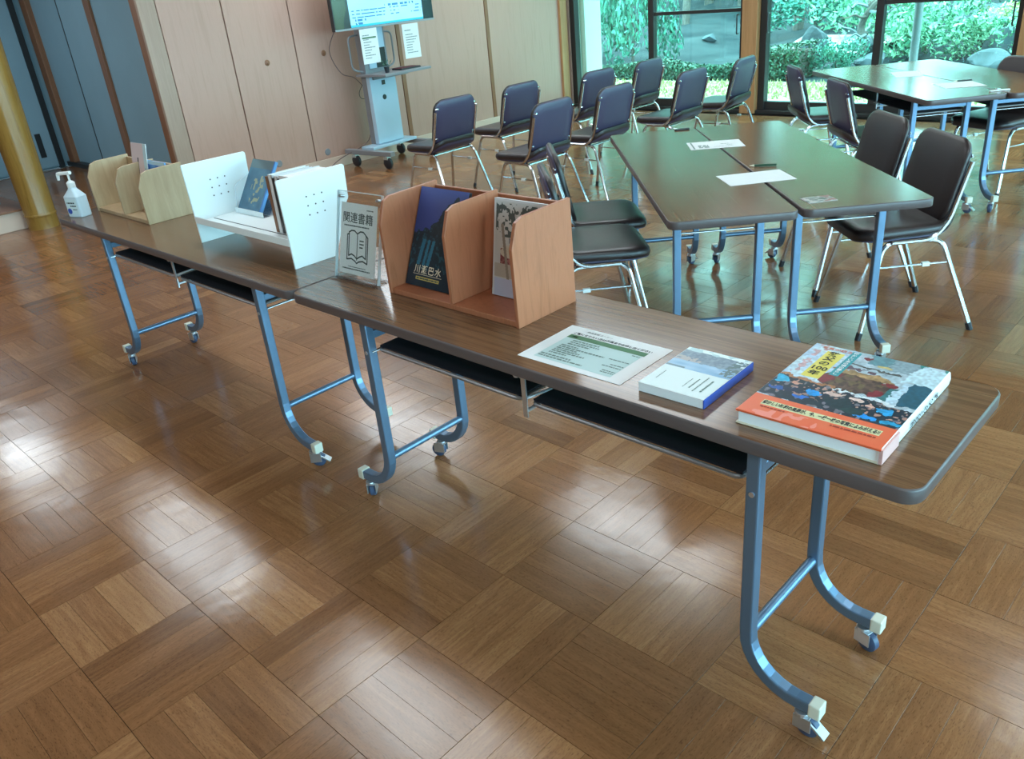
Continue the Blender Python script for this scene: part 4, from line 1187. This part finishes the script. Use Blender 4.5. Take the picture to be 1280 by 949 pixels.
# ================================================================== HAND GEL BOTTLE
hb = thing('hand_gel_bottle', 'white pump bottle of hand gel at the far left end of the left table', 'bottle', (-4.005, 1.268, HZ), math.radians(20))
hb.scale = (0.93, 0.93, 0.93)
M_bottle = mat('milky_plastic', (0.62, 0.78, 0.86), 0.3)
bd = MB()
for (w1, d1, z1), (w2, d2, z2) in zip([(0.046, 0.030, 0.0), (0.048, 0.032, 0.004), (0.048, 0.032, 0.098), (0.020, 0.018, 0.130)], [(0.048, 0.032, 0.004), (0.048, 0.032, 0.098), (0.020, 0.018, 0.130), (0.016, 0.016, 0.140)]):
    a = rrect(-w1, w1, -d1, d1, 0.012, 4); b = rrect(-w2, w2, -d2, d2, 0.012, 4)
    k = len(a); bd.add([(x, y, z1) for x, y in a] + [(x, y, z2) for x, y in b], [(i, (i + 1) % k, k + (i + 1) % k, k + i) for i in range(k)])
a = rrect(-0.046, 0.046, -0.030, 0.030, 0.012, 4); bd.add([(x, y, 0) for x, y in a], [tuple(range(len(a) - 1, -1, -1))])
a = rrect(-0.016, 0.016, -0.016, 0.016, 0.012, 4); bd.add([(x, y, 0.14) for x, y in a], [tuple(range(len(a)))])
bd.build('bottle_body', M_bottle, hb, smooth=True)
MB().lathe([(0.017, 0.138), (0.019, 0.142), (0.019, 0.162), (0.013, 0.168), (0.006, 0.172)], 18).build('pump_collar', M_white, hb, smooth=True)
MB().tube([(0, 0, 0.168), (0, 0, 0.205)], 0.0055, 10).tube(fillet([(0.018, 0, 0.209), (-0.070, 0, 0.203), (-0.075, 0, 0.172)], 0.006), [0.0085] * 7 + [0.006], 8).build('pump_head', M_white, hb, smooth=True)
MB().box(-0.036, 0.036, -0.0328, -0.0322, 0.018, 0.088).build('bottle_label', mat('pale_label', (0.66, 0.84, 0.88), 0.4), hb)
MB().lathe([(0.0, -0.0335), (0.014, -0.0334), (0.014, -0.0328)], 16, (-0.022, 0, 0.030), 'y').build('blue_mark', mat('deep_blue_ink', (0.03, 0.09, 0.42), 0.4), hb)
mb = MB(); text_bars(mb, [(-0.028, 0.022, 0.066, 0.007), (-0.010, 0.028, 0.052, 0.006), (0.0, 0.03, 0.036, 0.004)]); mb.build('label_print', M_inkblue, hb, M=frameM((0, -0.0334, 0), (1, 0, 0), (0, 0, 1)))

# ================================================================== PAPERS AND SMALL THINGS ON THE OTHER TABLES
def loose_paper(label, corners, printed=None, name='paper_sheet', dz=0.0):
    c = [Vector((x, y, HZ)) for x, y in corners]
    o = c[0]; M = frameM(o + Vector((0, 0, 0.0006 + dz)), c[1] - c[0], c[3] - c[0])
    t = bpy.data.objects.new(name, None); COL.objects.link(t); t.matrix_world = M; t.empty_display_size = 0.05
    tag(t, label, 'paper')
    w_, h_ = (c[1] - c[0]).length, (c[3] - c[0]).length
    MB().box(0, w_, 0, h_, 0, 0.0006).build('sheet', M_paper, t)
    if printed:
        mb = MB(); text_bars(mb, [(a * w_, b * w_, y * h_, hh * h_) for a, b, y, hh in printed]); tiny_print(mb)('small_print', M_greyink, t, M=flat(0.0009))
    return t
loose_paper('white sheet with a dark printed picture, farther sheet on the near table pair', [(-2.117, 3.365), (-1.925, 3.525), (-2.035, 3.660), (-2.232, 3.500)],
            [(0.17, 0.36, 0.15, 0.10), (0.17, 0.36, 0.28, 0.10), (0.17, 0.36, 0.41, 0.10), (0.06, 0.09, 0.05, 0.9), (0.6, 0.75, 0.5, 0.05), (0.7, 0.8, 0.35, 0.05), (0.45, 0.8, 0.2, 0.03)])
loose_paper('blank white sheet lying across the seam of the near table pair, nearer the camera', [(-1.605, 2.832), (-1.430, 3.028), (-1.556, 3.155), (-1.734, 2.962)])
loose_paper('white sheet on the far table pair, the nearer one', [(-1.641, 5.306), (-1.463, 5.445), (-1.567, 5.596), (-1.763, 5.484)])
loose_paper('white sheet on the far table pair, the farther one', [(-2.084, 5.738), (-1.939, 5.816), (-2.079, 5.998), (-2.230, 5.957)])
def glossy_fn(U, V):
    n = vnoise(U, V, 6, 6, 41); img = canvas(U, (0.45, 0.42, 0.42)); img[n > 0.45] = (0.72, 0.66, 0.66); img[n < 0.25] = (0.16, 0.14, 0.14); img[(n > 0.62) & (U > 0.5)] = (0.55, 0.24, 0.26)
    return img
g = bpy.data.objects.new('glossy_leaflet', None); COL.objects.link(g); g.location = (-1.292, 2.766, HZ + 0.0006); g.rotation_euler = (0, 0, math.radians(50))
tag(g, 'small glossy picture leaflet at the near end of the right near table', 'leaflet')
MB().box(0, 0.105, -0.075, 0.0, 0, 0.0008).build('sheet', M_paper, g); painted('leaflet_print', 0.105, 0.075, 30, 22, glossy_fn, M_print, g, Matrix.Translation((0, -0.075, 0.0011)))
def pen(label, a, b, m):
    a, b = Vector((*a, HZ + 0.0055)), Vector((*b, HZ + 0.0055))
    t = thing('pencil', label, 'pencil', tuple(a))
    MB().cyl((0, 0, 0), (b - a) * 0.82, 0.0045, 8).build('barrel', m, t, smooth=True)
    MB().tube([(b - a) * 0.82, (b - a)], [0.0045, 0.001], 8).build('tip', M_cream, t, smooth=True)
pen('dark green pencil lying between the two sheets on the near table pair', (-1.607, 3.205), (-1.700, 3.150), mat('dark_green_paint', (0.02, 0.07, 0.04), 0.35))
pen('dark pencil lying on the far table pair behind the nearer white sheet', (-1.60, 5.63), (-1.68, 5.56), M_dark)
pn = thing('eyeglass_case', 'small dark oblong case at the far edge of the near tables beside the seam', 'case', K(1.02, 4.40, HZ), TH)
MB().prism(rrect(-0.04, 0.04, -0.013, 0.013, 0.010), 0.0, 0.008).build('case_shell', M_dark, pn, bevel=0.003)
rs = thing('rolled_wristband', 'small pale plastic clip where the two far tables meet at their near end', 'clip', K(2.835, 4.63, HZ + 0.001), TH)
MB().box(-0.055, 0.055, -0.009, 0.009, 0, 0.006).build('clip_body', M_white, rs, bevel=0.002)
MB().box(-0.02, 0.0, -0.011, 0.011, 0.006, 0.014).build('clip_grip', M_zinc, rs, bevel=0.002)

# ================================================================== TELEVISION CART
def screen_fn(U, V):
    img = canvas(U, (0.50, 0.76, 0.92)); n = vnoise(U, V, 8, 5, 51); n3 = vnoise(U, V, 70, 12, 52)
    img[:] = np.stack([0.46 + 0.06 * n, 0.74 + 0.05 * n, 0.92 + 0 * n], -1)
    for y, a, b in ((0.045, 0.17, 0.28), (0.085, 0.17, 0.30), (0.125, 0.17, 0.64), (0.165, 0.17, 0.64), (0.205, 0.17, 0.74), (0.245, 0.50, 0.80), (0.205, 0.78, 0.86), (0.165, 0.80, 0.88), (0.125, 0.76, 0.87)):
        img[(np.abs(V - y) < 0.010) & (U > a) & (U < b) & (n3 > 0.35)] = (0.16, 0.42, 0.60)
    img[(U > 0.68) & (U < 0.84) & (V > 0.33) & (V < 0.60)] = (0.16, 0.20, 0.42)
    img[(U > 0.18) & (U < 0.40) & (V > 0.40) & (V < 0.62) & (n > 0.5)] = (0.30, 0.56, 0.80)
    img[(V < 0.028)] = (0.16, 0.62, 0.74)
    img[(U < 0.145)] = (0.08, 0.12, 0.12); img[(U < 0.125) & (n > 0.5)] = (0.16, 0.22, 0.14); img[(U > 0.89)] = (0.04, 0.09, 0.12)
    img[(V > 0.66)] = (0.14, 0.50, 0.70); img[(V > 0.70) & (U > 0.145) & (U < 0.89)] = (0.62, 0.82, 0.92)
    return img
cr = thing('television_cart', 'grey wheeled stand with a pale front panel carrying the television by the veneered wall', 'cart', (-6.50, 5.02, 0), math.radians(5))
MB().box(-0.05, 0.0, -0.165, 0.165, 0.19, 0.80).build('column_front_panel', M_cartpale, cr, bevel=0.004)
MB().box(-0.13, -0.052, -0.150, 0.150, 0.14, 1.50).build('column', M_cartgrey, cr, bevel=0.004)
MB().box(-0.05, -0.04, -0.10, 0.12, 0.86, 1.35).build('upper_panel', M_cartpale, cr, bevel=0.002)
MB().box(-0.040, -0.032, -0.01, 0.11, 0.86, 1.03).build('dark_recess', M_dark, cr)
MB().lathe([(0.0, 0.004), (0.022, 0.004), (0.024, 0.0)], 20, (0.0, -0.01, 0.60), 'x').build('cable_port', M_dark, cr, smooth=True)
MB().box(-0.02, 0.004, -0.02, 0.02, 0.71, 0.75).build('lock_clip', M_dark, cr)
MB().box(-0.14, 0.26, -0.20, 0.40, 0.800, 0.822).build('shelf_board', M_cartgrey, cr, bevel=0.003)
MB().box(-0.02, 0.02, -0.13, 0.32, 0.765, 0.80).build('shelf_bracket', M_cartgrey, cr, bevel=0.002)
for s in (-1, 1):
    MB().tube(fillet([(-0.09, s * 0.15, 1.16), (-0.09, s * 0.27, 1.15), (-0.09, s * 0.27, 0.87), (-0.09, s * 0.15, 0.84)], 0.05), 0.009, 8).build('side_handle', M_cartgrey, cr, smooth=True)
    b = MB().box(-0.33, 0.31, s * 0.30 - 0.028, s * 0.30 + 0.028, 0.118, 0.160).build('base_leg', M_cartgrey, cr, bevel=0.004)
    for xx in (-0.22, 0.22):
        c = MB().lathe([(0.012, 0.08), (0.012, 0.118)], 10, (xx, s * 0.30, 0)).box(xx - 0.02, xx + 0.03, s * 0.30 - 0.022, s * 0.30 + 0.022, 0.086, 0.108).build('caster', M_zinc, b)
        MB().lathe([(0.044, -0.018), (0.052, -0.012), (0.052, 0.012), (0.044, 0.018)], 20, (xx + 0.012, s * 0.30, 0.053), 'y').build('wheel', M_rubber, c, smooth=True)
MB().box(-0.12, 0.05, -0.29, 0.29, 0.160, 0.185).build('base_plate', M_cartpale, cr, bevel=0.003)
tv = thing('television', 'large flat television on the grey cart showing a pale blue page of text', 'television', (-6.42, 5.10, 1.21))
MB().box(-0.055, -0.004, -0.575, 0.575, 0.0, 0.66).build('casing', M_dark, tv, bevel=0.006)
MB().box(-0.004, 0.002, -0.575, 0.575, 0.0, 0.016).build('bottom_bezel', mat('grey_bezel', (0.30, 0.34, 0.36), 0.35), tv, bevel=0.001)
painted('screen', 1.138, 0.632, 170, 70, screen_fn, M_screen, tv, frameM((0.0, -0.569, 0.018), (0, 1, 0), (0, 0, 1)))
MB().box(-0.07, -0.055, -0.2, 0.2, 0.05, 0.45).build('mount_plate', M_cartgrey, tv)
def hung_sheet(label, y0, z0, dz, band):
    t = thing('hanging_notice', label, 'notice', (-6.405, y0, z0), 0)
    MB().box(0, 0.0015, -0.097, 0.097, 0, dz).build('sheet', M_paper, t)
    Mh = frameM((0.0022, -0.097, 0), (0, 1, 0), (0, 0, 1))
    mb = MB(); text_bars(mb, [(0.025, 0.10, dz * 0.80, 0.008)] + [(0.03, 0.03 + random.uniform(0.05, 0.14), dz * (0.68 - 0.075 * k), 0.007) for k in range(8)])
    tiny_print(mb)('small_print', M_greyink, t, M=Mh)
    if band: MB().add([(0.02, dz * 0.72, 0), (0.175, dz * 0.72, 0), (0.175, dz * 0.765, 0), (0.02, dz * 0.765, 0)], [(0, 1, 2, 3)]).build('green_band', M_green, t, M=Mh @ flat(0.0004))
hung_sheet('white notice with a green band hanging below the left half of the television', 4.86, 0.915, 0.292, True)
hung_sheet('white notice without band hanging below the right half of the television', 5.35, 0.905, 0.298, False)
kb = thing('remote_tray', 'flat dark tray lying on the shelf of the television cart', 'tray', (-6.42, 5.22, 0.8225))
MB().box(-0.05, 0.09, -0.10, 0.14, 0, 0.012).build('tray_body', M_dark, kb, bevel=0.003)
MB().box(-0.045, 0.085, -0.095, 0.135, 0.0122, 0.016).build('tray_inset', mat('dark_red_felt', (0.10, 0.02, 0.03), 0.7), kb)
kp = thing('small_potted_plant', 'tiny green sprig in a black pot on the cart shelf below the television', 'plant', (-6.34, 4.96, 0.8225))
MB().lathe([(0.018, 0.0), (0.026, 0.05), (0.022, 0.05), (0.02, 0.04)], 14).build('pot', M_rubber, kp, smooth=True)
mb = MB()
for k in range(26):
    a, e = random.uniform(0, 2 * PI), random.uniform(0.3, 1.2)
    d = Vector((math.cos(a) * math.cos(e), math.sin(a) * math.cos(e), math.sin(e))); p = Vector((0, 0, 0.045)) + d * random.uniform(0.02, 0.06); q = d.cross(Vector((0, 0, 1))).normalized() * 0.008
    mb.add([p - q * 0.3, p + d * 0.012 - q, p + d * 0.03, p + d * 0.012 + q], [(0, 1, 2, 3)])
fo = mb.build('foliage', M_leafdark, kp); fo['kind'] = 'stuff'
cb = MB().tube(smooth_path([(-6.60, 4.66, 1.24), (-6.70, 4.62, 1.05), (-6.72, 4.72, 0.85), (-6.70, 4.86, 0.78), (-6.66, 4.95, 0.6), (-6.68, 4.93, 0.35), (-6.66, 4.84, 0.20), (-6.72, 4.55, 0.10), (-6.62, 4.25, 0.02), (-6.55, 4.0, 0.006)], 6), 0.004, 6).build('power_cord', mat('grey_red_cord', (0.16, 0.10, 0.10), 0.5), smooth=True)
tag(cb, 'thin dark cord hanging from the left of the television down to the floor', 'cord')
cb2 = MB().tube(smooth_path([(-6.66, 4.99, 0.78), (-6.64, 4.90, 0.74), (-6.64, 4.83, 0.66), (-6.66, 4.87, 0.60), (-6.66, 4.99, 0.60)], 6), 0.003, 6).build('signal_cable', M_dark, smooth=True)
tag(cb2, 'thin black cable looped beside the pale panel of the television cart', 'cable')

# ================================================================== GARDEN
GZ = -0.25
def hill_z(x, y):
    t = max(0.0, y - 12.6)
    return GZ + 0.035 * t + 0.0035 * t * t + 0.14 * math.sin(x * 0.9) * min(1, t / 4) + 0.10 * math.sin(x * 2.1 + y) * min(1, t / 4)
nx_, ny_ = 60, 40
v, f = [], []
for j in range(ny_ + 1):
    for i in range(nx_ + 1):
        x = -42 + 66 * i / nx_; y = 8.35 + 40 * (j / ny_) ** 1.5
        v.append((x, y, hill_z(x, y)))
for j in range(ny_):
    for i in range(nx_):
        a = j * (nx_ + 1) + i; f.append((a, a + 1, a + nx_ + 2, a + nx_ + 1))
MB().add(v, f).build('garden_ground', M_earth, smooth=True)['kind'] = 'structure'
MB().box(-20, 20, -14, 8.3, GZ - 0.15, GZ - 0.02).build('ground', M_earth)['kind'] = 'structure'
MB().box(-20, 9, 8.36, 10.35, GZ - 0.05, GZ + 0.03).build('garden_path', M_concrete)['kind'] = 'structure'
MB().box(-20, 9, 10.35, 11.95, GZ - 0.05, GZ + 0.02).build('lawn_strip', M_lawn)['kind'] = 'structure'
# short grass tufts on the lawn edge
mb = MB()
for k in range(5200):
    x, y = random.uniform(-12, 0), random.uniform(10.4, 11.9); h = random.uniform(0.02, 0.07); a = random.uniform(0, PI); q = Vector((math.cos(a), math.sin(a), 0)) * 0.018
    p = Vector((x, y, GZ + 0.02)); mb.add([p - q, p + q, p + Vector((random.uniform(-.02, .02), random.uniform(-.02, .02), h))], [(0, 1, 2)])
o = mb.build('lawn_grass', M_leafyellow); tag(o, 'sunlit yellow-green grass strip along the pale garden path', 'grass'); o['kind'] = 'stuff'
MB().add([(-8.3, 13.9, 0), (-6.9, 13.7, 0), (-6.5, 15.4, 0.12), (-8.6, 15.6, 0.12)], [(0, 1, 2, 3)]).build('gravel_path', M_gravel, M=Matrix.Translation((1.2, 0, hill_z(-6.8, 14.5) + 0.10)))['kind'] = 'structure'

def leaves(mb, n, sampler, size):
    for _ in range(n):
        p, out = sampler()
        d = (out + Vector((random.gauss(0, .6), random.gauss(0, .6), random.gauss(0, .6)))).normalized()
        a = d.cross(Vector((0.3, 0.2, 1))).normalized(); s = size * random.uniform(0.6, 1.4)
        e = (a * random.uniform(-1, 1) + d.cross(a) * random.uniform(-1, 1)).normalized(); g_ = e.cross(d).normalized()
        mb.add([p - e * s, p + g_ * s * 0.45, p + e * s, p - g_ * s * 0.45], [(0, 1, 2, 3)])
def blob_sampler(rx, ry, rz, lumps=14, seed=0):
    rnd = random.Random(seed)
    cs = [(Vector((rnd.uniform(-.75, .75) * rx, rnd.uniform(-.75, .75) * ry, rnd.uniform(0.25, 0.9) * rz)), rnd.uniform(0.25, 0.5)) for _ in range(lumps)]
    def s():
        c, r = random.choice(cs)
        d = Vector((random.gauss(0, 1), random.gauss(0, 1), random.gauss(0, 1))).normalized()
        k = r * min(rx, ry, rz * 0.8) * random.uniform(0.75, 1.1)
        return c + d * k, d
    return s
def shrub_meshes(seed, material, n=2600, size=0.05):
    mb = MB(); leaves(mb, n, blob_sampler(1, 1, 1, 16, seed), size)
    return mb.mesh('foliage', material)
SH = {'teal': [shrub_meshes(k, M_leafteal) for k in (1, 2)], 'dark': [shrub_meshes(5, M_leafdark, 2800, 0.04)], 'light': [shrub_meshes(8, M_leaflight, 2600, 0.045), shrub_meshes(9, M_leaflight, 2600, 0.045)], 'yellow': [shrub_meshes(12, M_leafyellow, 1600, 0.05)]}
ME_stem = MB().tube([(0, 0, 0), (0.03, 0.02, 0.35), (-0.02, 0.0, 0.7)], [0.05, 0.035, 0.015], 6).tube([(0.02, 0, 0.25), (0.2, 0.1, 0.6)], [0.025, 0.01], 5).tube([(0.02, 0, 0.2), (-0.2, -0.15, 0.55)], [0.025, 0.01], 5).mesh('stem', M_bark, True)
def shrub(kind, k, label, x, y, s, rz=0.0, z=None, cat='shrub', name='garden_shrub'):
    t = thing(name, label, cat, (x, y, hill_z(x, y) - 0.02 if z is None else z), rz, 'shrubs in the garden')
    fo = link(SH[kind][k % len(SH[kind])], t, 'foliage'); fo['kind'] = 'stuff'; fo.scale = s
    sm = link(ME_stem, t, 'stem'); sm.scale = s
    return t
shrub('teal', 0, 'tall bright teal-leaved shrub filling the left pane of the first window', -9.5, 13.1, (0.80, 0.7, 1.75))
shrub('teal', 1, 'teal shrub just right of the white shutter box outside the first window', -11.3, 13.6, (0.95, 0.8, 1.7), 1.0)
shrub('teal', 0, 'large teal tree crown high behind the bare slope in the first window', -13.4, 21.0, (2.6, 1.4, 2.0), 2.0, z=0.55)
shrub('teal', 1, 'teal foliage at the upper right of the first window', -10.9, 19.4, (1.0, 0.8, 1.0), 0.5, z=0.42)
shrub('teal', 0, 'teal undergrowth behind the pale gravel in the second window', -8.1, 17.6, (1.3, 0.8, 0.8), 3.0)
shrub('teal', 1, 'broad teal tree crown at the top left of the second window', -10.9, 22.3, (1.7, 1.1, 2.0), 4.0, z=0.3)
shrub('light', 0, 'bright pale green tree at the top of the second window, left of its middle frame', -7.6, 20.2, (1.3, 1.0, 2.2), 1.2, z=-0.1)
shrub('light', 1, 'pale green pine foliage behind the twisted pine branches', -5.9, 16.0, (1.3, 1.0, 1.35), 0.3)
shrub('light', 0, 'pale green bush in the middle of the second window, right sash', -4.9, 14.6, (1.1, 0.9, 0.95), 2.3)
shrub('light', 1, 'light green low bush beside the grey rocks in the second window', -4.0, 14.2, (0.9, 0.8, 0.65), 1.7)
shrub('teal', 1, 'teal-green shrub at the upper right of the second window', -4.2, 17.6, (1.2, 0.9, 1.3), 0.9)
shrub('yellow', 0, 'small yellow-green bush above the rocks in the second window', -3.7, 14.9, (0.55, 0.5, 0.42), 0.4, z=0.1)
shrub('teal', 0, 'round teal shrub in front of the pointed rock in the second window', -5.5, 12.7, (0.36, 0.36, 0.50), 2.6)
shrub('teal', 1, 'teal tree crown outside the windows to the right of the frame', -0.2, 15.5, (1.8, 1.8, 2.4), 0.2)
shrub('light', 1, 'pale green tree far right outside the windows', 4.6, 17.5, (2.2, 2.0, 3.0), 1.2)
# tall trees closing off the garden (they stand above the frame and fill the reflections on the tables and floor)
mb = MB(); leaves(mb, 6500, blob_sampler(1, 1, 1, 26, 77), 0.075); ME_crown = mb.mesh('foliage', M_leafteal)
mb = MB(); leaves(mb, 6500, blob_sampler(1, 1, 1, 26, 78), 0.075); ME_crown2 = mb.mesh('foliage', M_leaflight)
ME_trunk = MB().tube([(0, 0, -0.1), (0.1, 0, 2.0), (-0.1, 0.1, 5.0)], [0.26, 0.2, 0.12], 8).mesh('trunk', M_bark, True)
for k in range(8):
    x = -24.5 + 4.5 * k; y = 26.5 + 0.8 * math.sin(k * 2.3)
    t = thing('tall_tree', 'tall leafy tree at the back of the garden, %s from the left' % 'first second third fourth fifth sixth seventh eighth ninth tenth eleventh'.split()[k], 'tree', (x, y, hill_z(x, y)), k * 1.3, 'tall trees at the back of the garden')
    fo = link(ME_crown if k % 3 else ME_crown2, t, 'foliage'); fo['kind'] = 'stuff'; fo.scale = (2.15, 2.1, 6.0 + math.sin(k * 1.7)); fo.location = (0, 0, 2.2)
    link(ME_trunk, t, 'trunk')
# clipped hedge
def hedge(label, x0, x1, y0, y1, h):
    t = thing('clipped_hedge', label, 'hedge', ((x0 + x1) / 2, (y0 + y1) / 2, GZ), 0, 'clipped hedges beyond the lawn')
    hx, hy = (x1 - x0) / 2, (y1 - y0) / 2
    mb = MB()
    def s():
        u = random.random()
        wz = 0.05 * math.sin(9 * random.random())
        if u < 0.45:
            x = random.uniform(-hx, hx); return Vector((x, random.uniform(-hy, hy), h + 0.05 * math.sin(x * 3) + random.uniform(-.04, .02))), Vector((0, 0, 1))
        if u < 0.85: return Vector((random.uniform(-hx, hx), -hy + random.uniform(-.03, .05), random.uniform(0.0, h))), Vector((0, -1, 0.2))
        return Vector((random.choice((-hx, hx)), random.uniform(-hy, hy), random.uniform(0, h))), Vector((0, 0, 1))
    leaves(mb, int(2600 * (x1 - x0)), s, 0.030)
    fo = mb.build('foliage', M_leafdark, t); fo['kind'] = 'stuff'
    MB().box(-hx + 0.06, hx - 0.06, -hy + 0.06, hy - 0.06, 0, h - 0.06).build('twig_core', M_bark, t)
hedge('dark green clipped hedge beyond the lawn in the left part of the second window', -6.75, -5.85, 12.2, 12.9, 0.45)
hedge('low clipped hedge beyond the lawn in the first window', -11.2, -6.85, 12.2, 12.6, 0.22)
# rocks
def rock(label, x, y, s, seed, z=None):
    bm = bmesh.new(); bmesh.ops.create_icosphere(bm, subdivisions=3, radius=1.0)
    rnd = random.Random(seed); ds = [(Vector((rnd.gauss(0, 1), rnd.gauss(0, 1), rnd.gauss(0, 1))).normalized(), rnd.uniform(0.55, 0.85)) for _ in range(14)]
    for vv in bm.verts:
        for d, k in ds:
            q = vv.co.dot(d)
            if q > k: vv.co -= d * (q - k)
        vv.co = Vector((vv.co.x * s[0], vv.co.y * s[1], vv.co.z * s[2]))
    me = bpy.data.meshes.new('garden_rock'); bm.to_mesh(me); bm.free(); me.materials.append(M_rock)
    o = bpy.data.objects.new('garden_rock', me); COL.objects.link(o); o.location = (x, y, (hill_z(x, y) if z is None else z) + s[2] * 0.4)
    tag(o, label, 'rock', 'rocks in the garden')
rock('pointed grey-blue rock above the hedge in the second window', -6.30, 13.7, (0.26, 0.24, 0.42), 1)
rock('large grey boulder at the lower right of the second window', -3.45, 12.9, (0.36, 0.30, 0.24), 2)
rock('grey rock at the right, behind the large boulder', -3.35, 13.8, (0.55, 0.45, 0.40), 3)
rock('small dark rock under the pine in the second window', -5.2, 13.2, (0.26, 0.22, 0.20), 4)
rock('flat pale rock high on the slope at the right of the second window', -4.2, 16.0, (0.9, 0.5, 0.35), 5)
rock('small pale stone on the bare slope in the first window', -9.9, 16.4, (0.22, 0.16, 0.10), 6)
rock('low rock beside the pine trunk in the second window', -5.75, 14.2, (0.32, 0.26, 0.20), 7)
# twisted pine
pt = thing('twisted_pine', 'pine with pale twisting branches behind the middle frame of the second window', 'tree', (-5.55, 13.6, hill_z(-5.55, 13.6)))
tr = MB().tube(smooth_path([(0, 0, -0.05), (0.06, 0, 0.25), (-0.02, 0.05, 0.5), (0.12, 0, 0.75), (0.3, 0.1, 0.95)], 4), [0.07 - 0.002 * k for k in range(17)], 8)
tr.build('trunk', M_bark, pt, smooth=True)
for k in range(12):
    a = random.uniform(0, 2 * PI); z0 = random.uniform(0.35, 0.9); L_ = random.uniform(0.35, 0.8)
    p0 = Vector((0.08, 0.0, z0)); pts = [p0]
    for q in range(4):
        a += random.uniform(-0.8, 0.8); pts.append(pts[-1] + Vector((math.cos(a) * L_ / 4, math.sin(a) * L_ / 4, random.uniform(-0.06, 0.08))))
    MB().tube(smooth_path(pts, 3), [0.022 * (1 - kk / 14) + 0.004 for kk in range(13)], 5).build('branch', M_extpost if k % 2 else M_bark, pt, smooth=True)
# bare trunks in the slope
for k, (x, y, r_, lab) in enumerate(((-11.5, 18.0, 0.09, 'slim grey trunk on the slope in the first window'), (-12.4, 20.5, 0.12, 'grey trunk farther up the slope in the first window'), (-9.0, 18.6, 0.12, 'dark trunk behind the hedge in the second window'))):
    t = thing('tree_trunk', lab, 'tree', (x, y, hill_z(x, y)), 0, 'bare trunks on the slope')
    MB().tube(smooth_path([(0, 0, -0.1), (0.05, 0, 1.0), (-0.05, 0.1, 2.2), (0.1, 0.1, 3.6)], 3), r_, 8).build('trunk', M_bark, t, smooth=True)
# outdoor post and shutter box
op = tag(MB().cyl((-3.47, 10.0, GZ), (-3.47, 10.0, 2.9), 0.045, 16).build('steel_post', M_extpost, smooth=True), 'slim grey steel post outside, seen through the right sash of the second window', 'post')
sbx = thing('shutter_box', 'white ribbed shutter box outside at the left edge of the first window', 'shutter', (-7.18, 8.75, GZ))
MB().box(-0.30, 0.26, -0.18, 0.14, 0.0, 2.6).build('housing', M_shutter, sbx, bevel=0.004)
for k in range(4): MB().box(-0.22 + k * 0.13, -0.20 + k * 0.13, -0.195, -0.18, 0.0, 2.6).build('rib', M_shutter, sbx, bevel=0.002)
